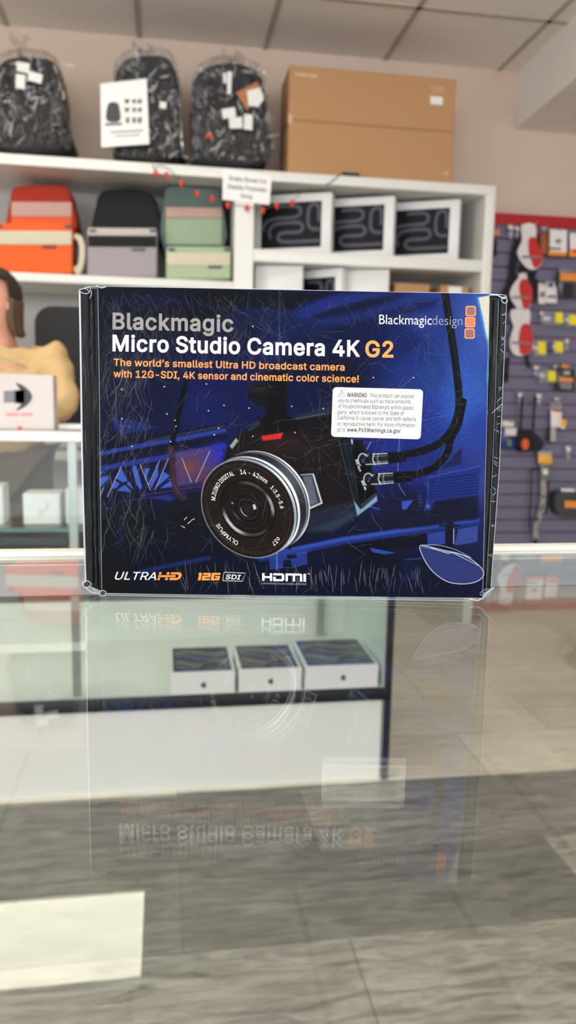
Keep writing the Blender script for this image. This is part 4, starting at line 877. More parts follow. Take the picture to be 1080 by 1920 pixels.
vtext(b, 'SDI OUT', 666, 862, 674, 885, 3.6); vtext(b, 'SDI IN', 677, 902, 684, 919, 3.6)
obj('port_lettering', b, LM, box)

# warning sticker
sk = []
for (cx, cy, a0) in ((631,733,180), (786,737,270), (782,816.5,0), (628,812,90)):
    for k in range(6):
        a_ = R(a0+k*18); sk.append((cx+7*math.cos(a_), cy+7*math.sin(a_)))
b = B(); b.prism([BX(*q, .00022) for q in sk], nb*.00012); st = obj('warning_sticker', b, M_stk, box, label='white warning sticker with rounded corners')
b = B(); d_ = .00028
lines = [(652,744.2,775.8,746.4,'WARNING: This product can expose'), (633.8,754.2,770,756.8,'you to chemicals such as trace amounts'), (633.6,765.2,776,768.4,'of Polybrominated Biphenyls within plastic'),
 (633.2,776.2,757,778.6,'parts, which is known to the State of'), (632.8,786.6,780,789.8,'California to cause cancer and birth defects'), (632.4,798,778,801,'or reproductive harm. For more information')]
for i, (x0, y0, x1, y1, s_) in enumerate(lines):
    if i == 0:
        ptext(b, 'WARNING', 650.5, 744.2, 687.5, 744.9, 8.2, 0, .03, d=d_); ptext(b, ': This product can expose', 689.5, 745, 775.8, 746.6, 7.6, 0, .004, d=d_)
    else: ptext(b, s_, x0, y0, x1, y1, 7.6, 0, .004, d=d_)
ptext(b, 'go to', 632, 808.8, 647, 809.2, 7.6, 0, .004, d=d_); ptext(b, 'www.P65Warnings.ca.gov', 650.5, 809.3, 751, 811.6, 7.8, 0, .028, d=d_)
tri = [BX(*q, d_) for q in ((634.6,743.6),(641.2,731),(648,743.8))]
b.strip(tri+[tri[0], tri[1]], .00026, BN); ptext(b, '!', 640.8, 742.4, 641.9, 742.4, 7.4, 0, .02, d=d_)
obj('sticker_text', b, M_stki, st)
WLOC[st] = WLOC[box]

# shrink film: glossy wrap edges, creases and scuffs
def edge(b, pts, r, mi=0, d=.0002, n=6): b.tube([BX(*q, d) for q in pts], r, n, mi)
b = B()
edge(b, crv([(149.5,545),(152,700),(154,850),(158,1000),(161,1094)]), .00048, 0, -.0018)  # left wrap seam; its pale colour also paints the window glint
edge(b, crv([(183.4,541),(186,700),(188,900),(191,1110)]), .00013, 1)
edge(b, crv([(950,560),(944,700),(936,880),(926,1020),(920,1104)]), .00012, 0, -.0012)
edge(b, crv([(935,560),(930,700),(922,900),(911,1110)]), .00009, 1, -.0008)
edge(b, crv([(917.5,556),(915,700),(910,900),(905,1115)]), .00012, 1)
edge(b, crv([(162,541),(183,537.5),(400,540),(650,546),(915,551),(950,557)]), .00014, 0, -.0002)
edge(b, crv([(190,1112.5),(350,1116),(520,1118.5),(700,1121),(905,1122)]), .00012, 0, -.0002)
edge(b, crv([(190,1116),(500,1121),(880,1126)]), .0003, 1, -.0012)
def loop(b, pts, r, mi=0, d=.0004, n=5):
    q = [tuple(p) for p in blob(pts, n)]; b.tube([BX(*p, d) for p in q], r, 6, mi, closed=True)
tear = [(787,1024),(808,1026),(832,1032),(860,1038),(885,1050),(903,1066),(906,1080),(892,1091),(868,1095),(840,1091),(815,1075),(797,1052)]
loop(b, tear, .00018); loop(b, [(790,1023),(820,1022),(852,1030),(884,1046),(870,1041),(842,1036),(812,1030)], .00014, 1)
edge(b, [(806,1026),(840,1038),(848,1036),(900,1062)], .00014, 0, .0008)
loop(b, [(156,1094),(164,1089),(171,1095),(166,1101),(158,1101)], .0002, 0, -.0006); loop(b, [(187,1111),(192,1107),(199,1110),(196,1117),(188,1116)], .00016)
edge(b, [(158,1100),(168,1108),(175,1112),(184,1113),(192,1118)], .0002, 0, -.0004); edge(b, [(171,1100),(178,1105),(176,1110),(183,1112)], .0002, 1)
loop(b, [(148,545),(158,541),(168,547),(160,551)], .00018, 0, -.0004); edge(b, [(158,542),(168,538),(172,550),(168,560)], .00015, 0); edge(b, [(180,536),(190,540),(200,537)], .0003, 0)
loop(b, [(940,560),(948,557),(951,566),(944,568)], .0002, 0, 0); edge(b, [(918,553),(932,553),(944,560),(950,558)], .0003, 0); 
edge(b, [(905,1122),(912,1112),(921,1106),(926,1101)], .0003, 0); edge(b, [(880,1124),(896,1126),(908,1120)], .0003, 0, .0003); loop(b, [(900,1112),(914,1104),(920,1110),(908,1118)], .00014, 1)
edge(b, [(922,775),(936,762),(942,757)], .0002, 1, .0002)
b.flat([BX(*p, -.0005) for p in [(157,1094),(164,1090),(170,1095),(165,1100),(158,1100)]], 2); b.flat([BX(*p, .0003) for p in [(188,1111),(192,1108),(198,1110),(195,1116),(189,1115)]], 2)
obj('film_edges', b, [M_film, M_film2, M_black], box)
b = B(); b.flat([BX(*p, .00016) for p in [tuple(q) for q in blob(tear, 5)]]); obj('film_tear', b, mat('exposed_blue_card', (10, 24, 84), .3, spec=.2), box, label='glossy blue patch seen through a torn hole in the film')

b = B(); rs = random.Random(11)
def scr(x, y, L_, a_, wv, bend=.3, mi=0):
    p = [(x, y)]; k = 5
    for i in range(k):
        a_ += rs.uniform(-bend, bend); x += L_/k*math.cos(a_); y += L_/k*math.sin(a_); p.append((x, y))
    p = [q for q in p if 186 < q[0] < 914 and 541 < q[1] < 1116]
    if len(p) > 1: b.strip([BX(*q, .00034) for q in p], [wv*(.35 if j in (0, len(p)-1) else 1) for j in range(len(p))], BN, mi)
for i in range(420): scr(rs.uniform(188, 540), rs.uniform(545, 680), rs.uniform(14, 55), rs.uniform(.5, 2.4), rs.uniform(.00008, .00016), .15, 1)
for i in range(260): scr(rs.uniform(188, 290), rs.uniform(640, 1000), rs.uniform(14, 80), rs.uniform(1.2, 2.3), rs.uniform(.00008, .0002), .25, rs.choice((0, 1, 1)))
for i in range(320): scr(rs.uniform(540, 912), rs.uniform(552, 900), rs.uniform(10, 60), rs.uniform(0, 3.1), rs.uniform(.00007, .00016), .3, 1)
for i in range(240): scr(rs.uniform(190, 910), rs.uniform(700, 1110), rs.uniform(10, 60), rs.uniform(0, 3.1), rs.uniform(.00007, .00016), .3, rs.choice((0, 1, 1)))
for i in range(46):
    x = rs.uniform(330, 800); scr(x, rs.uniform(1050, 1085), rs.uniform(22, 60), rs.uniform(1.2, 1.75), rs.uniform(.0001, .0004), .12, 0)
for i in range(34): scr(rs.uniform(520, 790), rs.uniform(1060, 1080), rs.uniform(16, 34), rs.uniform(1.45, 1.75), rs.uniform(.0003, .0007), .1, 1)
for x, y in ((228,730),(308,725),(387,720),(229,785),(313,776),(391,770),(328,788),(330,799),(320,828),(247,837),(402,815),(410,803),(474,818),(553,811),(606,766),(547,762),(628,760),(700,708),(775,708),(556,650),(420,760),(467,765),(474,612)):
    b.tube([BX(x-1.2, y, .0004), BX(x+1.2, y+.3, .0004)], .0003, 6, 2)
for x, y, a_ in ((345,975,-.8),(352,982,-.7),(358,976,-.5),(340,986,.5)): b.strip([BX(x, y, .0004), BX(x+8*math.cos(a_), y+8*math.sin(a_), .0004)], .0003, BN, 2)
obj('film_scuffs', b, [M_scr, M_scr2, M_film], box)
b = B(); sb2 = [B(), B()]
for i in range(150):       # scuffs down both side columns
    side = i % 2; b = sb2[side]; y = rs.uniform(560, 1080); k = (y-545)/560
    x0 = (rs.uniform(153, 180)+k*8) if side == 0 else (rs.uniform(921, 948)-k*28)
    a_ = rs.uniform(1.2, 2.0) if side == 0 else rs.uniform(1.2, 1.9); L_ = rs.uniform(8, 60)
    x1 = x0+L_*math.cos(a_)*.3
    b.strip([BX(x0, y, -.0012), BX((x0+x1)/2+rs.uniform(-1.5, 1.5), y+L_/2, -.0012), BX(x1, min(1095, y+L_), -.0012)], rs.uniform(.00008, .00022), BN, rs.choice((0, 1, 1)))
for i in range(26):        # little film hairs along the right rim
    y = rs.uniform(580, 1090); x = 950-(y-560)*.055
    sb2[1].strip([BX(x, y, -.0008), BX(x-rs.uniform(4, 10), y+rs.uniform(-8, 8), -.0008)], .00015, BN, 2)
for b in sb2: obj('film_scuffs', b, [M_scr, M_scr2, M_film], box)

# ================================================================ goods on the shelving unit
def pp(pts, Y, zmin=None, zmax=None):
    out = []
    for q in pts:
        v = P(q[0], q[1], Y)
        if zmin is not None: v.z = max(v.z, zmin)
        if zmax is not None: v.z = min(v.z, zmax)
        out.append(v)
    return out
def rect(x0, y0, x1, y1, Y, sl=0.0):
    s = (x1-x0)*sl
    return [P(x0, y0, Y), P(x1, y0+s, Y), P(x1, y1+s, Y), P(x0, y1, Y)]
def back(pts): 
    return (0, 1, 0)
M_cloth = mat('dark_navy_cloth', (30, 32, 40), .75, bump=.5, bscale=14, var=.2)
M_cloth2 = mat('charcoal_cloth', (26, 26, 30), .8, bump=.3, bscale=40)
M_bag = glass_mat('clear_plastic_bag', tint=(.97, .97, .97), base=.05, rough=.06, power=4, bump=.09, bscale=9, haze=.0)
M_tag = mat('tag_card', (228, 226, 222), .6)
M_kraft = mat('kraft_card', (178, 134, 92), .8, bump=.08, bscale=60)
M_kraft_d = mat('kraft_seam', (150, 108, 72), .8)
TOP = 2.0865
M_sheen = film_mat('bag_fold_sheen', (222, 218, 210), .42)
def wrapped_pack(outl, label, tags, knot, mid, extra=None):
    Yf = 3.64
    pts = pp([tuple(q) for q in blob(outl, 3)], Yf, TOP+.004)
    lo = min(pts, key=lambda v: v.x).x; hi = max(pts, key=lambda v: v.x).x
    t = thing('backpack', label, 'backpack', ((lo+hi)/2, Yf, TOP), 'backpacks in plastic on the top board')
    b = B(); b.prism(pts, (0, .20, 0), .045, seg=4); body = obj('body', b, M_cloth, t)
    c = Vector(((lo+hi)/2, Yf, (TOP+max(p.z for p in pts))/2))
    b = B(); b.prism([Vector((c.x+(p.x-c.x)*.78, Yf-.035, TOP+.006+(p.z-TOP)*.55)) for p in pts], (0, .07, 0), .02, seg=3); obj('front_pocket', b, M_cloth2, t)
    for k in (-1, 1):
        b = B(); b.tube([(c.x+k*.09, Yf-.004, max(p.z for p in pts)-.05), (c.x+k*.10, Yf-.03, c.z+.07), (c.x+k*.11, Yf-.01, c.z-.02)], .009, 6)
        obj('side_trim', b, M_cloth2, t)
    bp = [Vector((c.x+(p.x-c.x)*1.015, Yf-.048, TOP+.001+(p.z-TOP)*1.03)) for p in pts]
    t2 = bmesh.new(); bb = B(); bb.prism(bp, (0, .27, 0), .05, seg=3)
    bmesh.ops.subdivide_edges(bb.bm, edges=bb.bm.edges[:], cuts=1)
    rr = random.Random(int(c.x*1000))
    for v in bb.bm.verts: v.co += Vector((rr.uniform(-1, 1), rr.uniform(-1, 1), 0))*.005
    b = B(); kx = P(knot[0], knot[1], Yf+.05)
    for k in range(7):
        a_ = k*.9; b.tube([kx-Vector((0, 0, .05)), kx+Vector((.012*math.cos(a_), .01*math.sin(a_), -.01)), kx+Vector((.045*math.cos(a_), .02*math.sin(a_), .03+.012*math.sin(k*2.1)))], [.012, .006, .012], 5, flat=.3)
    obj('bag_knot', b, M_bag, t)
    for i, (q, mt) in enumerate(tags):
        b = B(); b.prism([P(x, y, Yf-.058-.005*i) for x, y in q], (0, .003, 0)); obj('tag', b, mt, t)
    h_ = max(p.z for p in pts)-TOP
    for k in range(26):      # pale strips painting the highlights on the bag's folds
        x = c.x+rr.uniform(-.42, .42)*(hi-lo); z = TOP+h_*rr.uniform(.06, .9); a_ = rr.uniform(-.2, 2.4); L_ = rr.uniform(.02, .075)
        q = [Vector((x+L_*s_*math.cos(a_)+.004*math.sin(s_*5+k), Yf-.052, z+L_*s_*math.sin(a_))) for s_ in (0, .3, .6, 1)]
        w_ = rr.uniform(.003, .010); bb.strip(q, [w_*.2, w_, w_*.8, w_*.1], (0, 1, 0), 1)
    obj('plastic_bag', bb, [M_bag, M_sheen], t)
    return t
M_tan = mat('tan_tag', (176, 112, 72), .7); M_red2 = mat('red_print', (206, 56, 44), .5); M_blue2 = mat('blue_print', (110, 124, 190), .5)
wrapped_pack([(-14,282),(-16,180),(-6,122),(14,105),(50,100),(88,105),(110,124),(120,170),(124,230),(130,282)], 'dark backpack in clear plastic at the left end of the top board',
  [([(30,115),(56,119),(54,138),(32,133)], M_tag), ([(30,138),(48,141),(46,168),(29,164)], M_tag), ([(53,132),(80,140),(77,157),(52,150)], M_tag)], (38, 84), 55)
wrapped_pack([(220,298),(222,260),(216,200),(216,150),(224,124),(246,108),(290,104),(318,112),(334,150),(338,210),(342,296),(340,300)], 'dark backpack in crinkled plastic with a white flyer on its front',
  [([(300,190),(312,192),(311,204),(299,202)], M_tag)], (268, 100), 285)
wrapped_pack([(368,305),(364,300),(363,250),(360,190),(366,150),(384,128),(420,119),(458,122),(484,138),(496,165),(499,220),(500,306)], 'dark backpack in plastic with a tan tag, beside the big carton',
  [([(443,173),(482,153),(496,180),(462,206)], M_tan), ([(463,170),(488,164),(495,186),(484,200),(466,198)], M_tag), ([(415,205),(440,201),(443,218),(418,223)], M_tag), ([(429,220),(454,219),(455,240),(431,241)], M_tag),
   ([(458,214),(474,215),(473,244),(457,242)], M_tag), ([(418,137),(424,137),(425,155),(419,156)], M_tag), ([(426,134),(435,134),(433,176),(426,176)], M_tag), ([(386,250),(398,250),(398,257),(386,257)], M_red2)], (434, 112), 430)
# flyer
Yq = 3.575
t = thing('flyer', 'white flyer with a backpack drawing taped to the middle wrapped backpack', 'flyer', P(232, 276, Yq))
b = B(); b.prism(pp([(188,157),(275,147),(280,270),(190,276)], Yq), (0, .002, 0)); obj('card', b, M_paper, t)
b = B(); b.prism(pp([tuple(q) for q in blob([(200,226),(201,200),(207,192),(217,192),(223,198),(225,226)], 3)], Yq-.0015), (0, .001, 0)); b.prism(rect(197,231,229,236,Yq-.0015,-.05), (0, .001, 0), mi=1)
for i, yy in enumerate((188, 204, 222)):
    for j, xx in enumerate((236, 248, 258)):
        if i < 2 and j == 0: b.prism(pp([tuple(q) for q in blob([(xx-3,yy),(xx-1,yy-3),(xx+2,yy),(xx+5,yy-3),(xx+7,yy),(xx+2,yy+7)], 2)], Yq-.0015), (0, .001, 0))
        else: b.prism(rect(xx, yy-2, xx+(8 if j == 2 else 7), yy+(6 if i < 2 else 9), Yq-.0015, -.05), (0, .001, 0), mi=1)
b.prism(rect(207,246,268,250,Yq-.0015,-.06), (0, .001, 0), mi=2); b.prism(rect(215,254,262,257,Yq-.0015,-.06), (0, .001, 0), mi=2)
obj('printing', b, [M_ink, mat('mid_ink', (122, 120, 120), .7), M_lgrey], t)
# big carton
Yc_ = 3.60; x0 = P(541, 220, Yc_).x; x1 = P(852, 240, Yc_).x; z1 = P(700, 135, Yc_).z
t = thing('carton', 'large brown cardboard carton on the right end of the top board', 'box', ((x0+x1)/2, Yc_, TOP))
b = B(); b.span((x0, Yc_, TOP), (x1, Yc_+.24, z1), .004); obj('carton_body', b, M_kraft, t)
b = B(); zs_ = P(700, 236, Yc_).z; b.span((x0+.001, Yc_-.0012, zs_-.004), (x1-.001, Yc_, zs_+.003)); b.span((x0-.0012, Yc_+.002, zs_-.02), (x0, Yc_+.22, zs_+.02)); obj('seam', b, M_kraft_d, t)
b = B(); b.span((x0-.0014, Yc_-.0014, zs_-.016), (x0+.016, Yc_-.0002, zs_+.02)); obj('tape', b, mat('clear_tape', (206, 176, 140), .2), t)
M_pale = mat('pale_print', (222, 196, 166), .7)
b = B(); put_text(b, 'SAMSUNG', lambda u, v: P(553+42*u, 142+3.8*u-6.5*v, Yc_-.0012), 0, .03)
obj('printing', b, M_pale, t); b = B(); put_text(b, 'Odyssey', lambda u, v: P(807+26*u, 166+2*u-6*v, Yc_-.0012), 0, .0); b.strip([P(807,171,Yc_-.0012), P(838,173,Yc_-.0012)], .002, (0, 1, 0))
obj('printing', b, M_pale, t); b = B(); b.strip([P(833,325,Yc_-.0012), P(841,326,Yc_-.0012)], .006, (0, 1, 0)); b.strip([P(837,321,Yc_-.0012), P(837,330,Yc_-.0012)], .006, (0, 1, 0))
obj('printing', b, M_pale, t)
b = B(); b.prism(rect(807,180,830,195,Yc_-.0014,.08), (0, .001, 0)); obj('shipping_label', b, M_tag, t)
# adapter and cable on the board edge
ya = 3.56; a_ = P(660, 323, ya)
t = thing('power_adapter', 'small black power adapter on the top board in front of the carton', 'adapter', (a_.x, ya, TOP))
b = B(); b.box((a_.x, ya+.012, TOP+.010), (.075, .02, .018), .004); obj('adapter_body', b, M_black, t)
b = B(); b.tube([tuple(q) for q in blob([P(645,322,3.555), P(632,332,3.545), P(620,342,3.545), P(611,347,3.547)], 4, False)], .0022, 6); obj('cable', b, M_ink, t)
# paper notice
Yn = 3.546
t = thing('notice', 'white paper notice taped over the shelf divider', 'sign', P(462, 383, Yn))
b = B(); b.prism(pp([(418,315),(510,330),(505,384),(417,374)], Yn), (0, .0015, 0)); obj('paper', b, M_paper, t)
b = B()
for i, (s_, xa_, xb_) in enumerate((('Empty Boxes For', 430, 500), ('Display Purposes', 427, 499), ('Only', 451, 474))):
    put_text(b, s_, lambda u, v: P(xa_+(xb_-xa_)*u, 337.5+i*15.5+(xa_+(xb_-xa_)*u-430)*.10-8*v, Yn-.0008), 0, .02)
obj('printing', b, M_ink, t)
# string of red lamps
Ys_ = 3.538; wire = [(286,300),(289,318),(298,310),(318,318),(340,340),(370,360),(398,369),(427,381),(462,387),(493,391),(519,384),(549,377),(572,352)]
t = thing('string_lights', 'string of small red lamps draped along the shelf edge', 'string lights', P(420, 400, Ys_))
b = B(); b.tube([P(*tuple(q), Ys_) for q in blob(wire, 4, False)], .0016, 5); obj('wire', b, mat('grey_wire', (96, 92, 92), .5), t)
M_bulb = mat('red_lamp_cap', (222, 62, 42), .35)
for i, (x, y) in enumerate(((292,325),(312,328),(340,343),(370,363),(398,372),(427,384),(463,389),(493,394),(519,385),(548,380))):
    c = P(x, y, Ys_-.004); b = B(); b.tube([c+Vector((0, 0, .013)), c+Vector((0, 0, .004)), c-Vector((0, 0, .008)), c-Vector((0, 0, .018))], [.004, .010, .008, .003], 8); obj('lamp_cap', b, M_bulb, t)

# ---- three backpacks in the left bay
SH = 1.6075
def bay_pack(label, up_out, up_bands, low_rect, low_bands, cols, extra=None):
    Yu, Yl = 3.70, 3.60
    upp = pp([tuple(q) for q in blob(up_out, 3)], Yu, SH+.002, 2.038); xs_ = [p.x for p in upp]
    t = thing('backpack', label, 'backpack', ((min(xs_)+max(xs_))/2, 3.72, SH), 'backpacks in the left bay')
    b = B(); b.prism(upp, (0, .20, 0), .028, seg=4); obj('main_compartment', b, cols[0], t)
    for (y0, y1, m_) in up_bands:
        sl = .01; b = B(); x0, x1 = up_out[0][0]+1, up_out[-1][0]-1
        b.prism(pp([(x0+2,y0),(x1-2,y0+1),(x1-2,y1+1),(x0+2,y1)], Yu-.004), (0, .05, 0), .003); obj('band', b, m_, t)
    x0, y0, x1, y1 = low_rect
    b = B(); lo_ = pp([tuple(q) for q in ((x0+3,y1),(x0,y1-6),(x0,y0+8),(x0+4,y0),(x1-4,y0+1),(x1,y0+8),(x1,y1-6),(x1-3,y1))], Yl, SH+.002); b.prism(lo_, (0, .12, 0), .014, seg=3); obj('front_pouch', b, cols[1], t)
    for (ya_, yb_, m_) in low_bands:
        b = B(); b.prism(pp([(x0+2,ya_),(x1-2,ya_+1),(x1-2,yb_+1),(x0+2,yb_)], Yl-.004, SH+.003), (0, .05, 0), .002); obj('band', b, m_, t)
    b = B(); xm = (x0+x1)/2
    b.prism(rect(xm+18, y1-44 if extra is None else extra[0], xm+44, y1-40 if extra is None else extra[1], Yl-.008), (0, .006, 0)); obj('logo_tab', b, M_black, t)
    for sx in (x0+5, x1-14):
        b = B(); b.prism(rect(sx, y0+4, sx+12, y0+9, Yl-.009), (0, .006, 0), .001); obj('buckle', b, M_blue_d, t)
    return t
M_blue_d = mat('slate_buckle', (64, 72, 92), .5)
cl = lambda n, c: mat(n, c, .85, bump=.2, bscale=90, var=.05)
beige = cl('beige_canvas', (206, 196, 172)); pinkb = cl('dusty_pink_canvas', (186, 152, 144))
o1, o2, o3 = cl('rust_canvas', (168, 48, 22)), cl('orange_canvas', (220, 92, 42)), cl('orange_canvas_bright', (228, 96, 40))
tp = bay_pack('orange backpack with beige bands in the left shelf bay', [(18,440),(18,372),(22,354),(34,347),(75,345),(118,347),(130,354),(135,372),(137,440)], [(378,406,pinkb),(407,424,o2)], (-14,417,136,514), [(432,458,beige)], (o1, o3), (461,464))
b = B(); b.tube([tuple(q) for q in blob([P(138,444,3.63), P(148,446,3.61), P(154,462,3.60), P(153,490,3.60), P(146,511,3.605), P(144,500,3.62)], 4, False)], .014, 8, flat=.5); obj('shoulder_strap', b, beige, tp)
g1, g2, g3 = cl('black_canvas', (20, 20, 22)), cl('grey_canvas', (158, 150, 154)), cl('pale_grey_canvas', (190, 182, 176))
bay_pack('black backpack with grey pouch in the middle of the left bay', [(179,450),(180,380),(186,362),(200,354),(240,352),(276,357),(291,370),(298,392),(300,450)], [], (163,426,295,521), [(427,441,g3),(442,462,g1)], (g1, g2), (466,469))
s1, s2, s3 = cl('slate_green_canvas', (92, 108, 102)), cl('sage_canvas', (152, 168, 142)), cl('pale_sage_canvas', (166, 184, 152))
tp = bay_pack('sage green backpack next to the shelf divider', [(308,470),(308,366),(314,352),(330,345),(362,344),(396,346),(409,354),(416,372),(419,470)], [(388,408,pinkb),(409,458,s2)], (311,461,434,524), [(473,497,beige)], (s1, s3), (499,502))
b = B(); b.prism(pp([(419,376),(426,374),(430,384),(431,470),(419,470)], 3.76, SH+.002), (0, .1, 0), .01); obj('back_padding', b, M_cloth2, tp)

# ---- boxed laptops
M_boxw = mat('box_white', (228, 226, 224), .45); M_boxside = mat('box_spine', (228, 226, 224), .5)
M_pic = mat('cover_black', (12, 12, 14), .45, spec=.15); M_sq = mat('cover_grey_line', (84, 84, 98), .4, spec=.2); M_sq2 = mat('cover_dark_line', (40, 40, 50), .4, spec=.2)
SQ = [[(.03,.62),(.05,.48),(.14,.38),(.30,.34),(.56,.33),(.64,.27),(.66,.20),(.62,.11),(.50,.08),(.30,.09)],
      [(.17,.80),(.14,.62),(.22,.49),(.36,.45),(.62,.45),(.69,.52),(.69,.60),(.62,.66),(.40,.66),(.31,.70),(.29,.77),(.34,.85),(.50,.87),(.98,.86)],
      [(.98,.60),(.88,.61),(.80,.54),(.78,.40),(.79,.18),(.84,.08),(.91,.07),(.95,.14),(.96,.45)]]
def laptop_box(px, pyt, zb, label, ang=25, picture=True, hh=.28, Yn=3.585, w_=.375, group='boxed laptops on the right shelves'):
    N = P(px, pyt, Yn); a_ = R(ang); u = Vector((-math.cos(a_), math.sin(a_), 0)); wv = Vector((math.sin(a_), math.cos(a_), 0)); N.z = zb
    t = thing('laptop_box', label, 'box', N + u*w_/2 + wv*.03, group)
    nrm = -wv
    b = B(); q = [N, N+wv*.062, N+wv*.062+u*w_, N+u*w_]; b.prism(q, (0, 0, hh), .0015, seg=1); obj('box_body', b, M_boxw, t)
    if picture:
        f = lambda s_, h_, d=.0006: N + u*w_*(1-s_) + Vector((0, 0, hh*(1-h_))) + nrm*d
        pc = lambda s_, h_, d=.0012: f(.11+s_*.77, .13+h_*.75, d)
        b = B(); b.prism([pc(0, 0, .0008), pc(1, 0, .0008), pc(1, 1, .0008), pc(0, 1, .0008)], nrm*-.0008); cov = obj('cover_picture', b, M_pic, t)
        b = B()
        for s_ in SQ:
            pts = [tuple(k) for k in blob(s_, 5, False)]
            b.strip([pc(*k, .0012) for k in pts], .020, nrm, 1); b.strip([pc(*k, .0015) for k in pts], .010, nrm, 0)
        obj('cover_lines', b, [M_sq, M_sq2], t)
        b = B(); b.prism([f(.83,.86), f(.99,.845), f(.99,.865), f(.83,.88)], nrm*-.0004); obj('spine_text', b, M_ink, t) if False else b.bm.free()
    b = B(); g = lambda s_, h_: N + wv*.062*s_ + Vector((0, 0, hh*h_)) - u*.0006
    b.flat([g(.4,.45), g(.6,.45), g(.6,.56), g(.4,.56)]); obj('side_mark', b, M_lgrey, t)
    return t
hz = lambda px, pyt, Yn=3.585: P(px, pyt, Yn).z
laptop_box(622, 365, 1.7525, 'white laptop box with black cover, nearest the divider on the upper right shelf', hh=hz(622, 360)-1.7525)
laptop_box(740, 372, 1.7525, 'white laptop box with black cover, middle of the upper right shelf', hh=hz(740, 367)-1.7525, ang=26)
laptop_box(863, 378, 1.7525, 'white laptop box with black cover, right end of the upper right shelf', hh=hz(863, 373)-1.7525, ang=28)
laptop_box(568, 500, 1.4005, 'plain white laptop box leftmost on the lower right shelf', picture=False, hh=.295, ang=14, w_=.22)
laptop_box(641, 500, 1.4005, 'white laptop box with black cover just above the camera box', hh=.294, ang=40, w_=.27)
laptop_box(730, 500, 1.4005, 'plain white laptop box right of the covered one on the lower shelf', picture=False, hh=.297, ang=20, w_=.24)
for x0_, x1_, yt, lb in ((741, 806, 530, 'small brown carton on the lower right shelf beside the white boxes'), (826, 879, 534, 'small brown carton with a white label at the right end of the lower shelf')):
    A = P(x0_, yt, 3.62); C_ = P(x1_, yt, 3.62); t = thing('small_carton', lb, 'box', ((A.x+C_.x)/2, 3.70, 1.4005), 'small cartons')
    b = B(); b.span((A.x, 3.62, 1.4005), (C_.x, 3.80, A.z), .003); obj('carton_body', b, M_kraft, t)
    b = B(); b.span((A.x+.002, 3.69, A.z), (C_.x-.002, 3.73, A.z+.0008)); obj('tape', b, M_kraft_d, t)
    if x0_ > 800: b = B(); b.span(((A.x+C_.x)/2-.03, 3.6185, A.z-.06), ((A.x+C_.x)/2+.035, 3.6198, A.z-.006)); obj('label', b, M_tag, t)

# ---- low shelf, behind the seller
A = P(98, 846, 3.62)
b = B(); b.span((A.x, 3.62, .8405), (A.x+.24, 3.85, A.z), .003); obj('small_carton', b, M_kraft, label='brown carton on the low shelf behind the seller', cat='box')
b = B(); A = P(108, 884, 3.62); b.span((A.x, 3.60, .72), (A.x+.22, 3.80, .7995), .01); b.bm.free()

# ================================================================ things on and in the far counter
# box with an action camera picture
x0 = P(-60, 760, 2.10).x; x1 = P(101, 760, 2.10).x; zt_ = P(50, 702, 2.10).z
t = thing('display_box', 'white product box with a dark camera picture on the far counter top', 'box', ((x0+x1)/2, 2.14, 1.0025))
b = B(); b.span((x0, 2.10, 1.0025), (x1, 2.17, zt_), .002); obj('box_body', b, mat('shaded_box_white', (206, 196, 190), .5), t)  # white card; the shade of its backlit face is mixed into the colour
b = B(); f = lambda q: [P(x, y, 2.0988) for x, y in q]
b.prism(f([(7,733),(27,732),(27,754),(7,755)]), (0, .001, 0), mi=1)
b.prism(f([tuple(q) for q in blob([(29,718),(42,722),(53,731),(60,742),(56,754),(46,763),(34,769),(30,768),(40,758),(30,754),(29,733),(38,731)], 2)]), (0, .001, 0), mi=0)
b.prism(f([(27,732),(46,731),(46,756),(27,756)]), (0, .001, 0), mi=0)
obj('product_picture', b, [M_ink, mat('picture_grey', (122, 122, 126), .6)], t)
b = B(); M_pinkt = mat('pink_print', (222, 150, 146), .6)
for (xa_, xb_, y) in ((11,35,777),(39,61,777)): b.prism(f([(xa_,y-3),(xb_,y-3),(xb_,y+3),(xa_,y+3)]), (0, .001, 0), mi=0)
for (xa_, xb_, y) in ((23,35,789),(38,49,789)): b.prism(f([(xa_,y-3),(xb_,y-3),(xb_,y+3),(xa_,y+3)]), (0, .001, 0), mi=2)
b.prism(f([(33,799),(41,799),(41,806),(33,806)]), (0, .001, 0), mi=1); obj('printing', b, [M_pinkt, mat('crimson_print', (214, 92, 110), .6), mat('sand_print', (206, 196, 180), .6)], t)
A = P(110, 803, 2.15)
b = B(); b.span((A.x, 2.13, 1.0025), (A.x+.11, 2.19, 1.017), .003); obj('card_reader', b, M_boxw, label='flat white gadget on the far counter beside the picture box', cat='gadget')
# small white boxes on the glass shelf
first = None; M_smudge = mat('pale_grey_print', (206, 206, 204), .5)
for i, (xa_, xb_, yt, yb, lb) in enumerate(((42,114,925,986,'small white box with a faint earphone drawing on the glass shelf'), (122,190,916,984,'small white box on the glass shelf, half hidden by the camera box'), (-60,8,910,988,'small white box cut by the left edge of the picture on the glass shelf'))):
    A = P(xa_, yt, 2.12); C_ = P(xb_, yb, 2.12)
    t = thing('earphone_box', lb, 'box', ((A.x+C_.x)/2, 2.16, zg+.0005), 'small white boxes on the glass shelf')
    b = B(); b.span((A.x, 2.12, zg+.0005), (C_.x, 2.12+(C_.x-A.x)*.9, A.z), .004); obj('box_body', b, M_boxw, t)
    if i == 0:
        b = B(); f = lambda q: [P(x, y, 2.1192) for x, y in q]
        b.strip([P(x, y, 2.1192) for x, y in [tuple(k) for k in blob([(84,942),(90,945),(88,953),(82,958),(80,966)], 3, False)]], .006, (0, 1, 0)); b.strip([P(x, y, 2.1192) for x, y in ((72,952),(76,958),(73,970))], .005, (0, 1, 0))
        obj('product_picture', b, M_smudge, t)
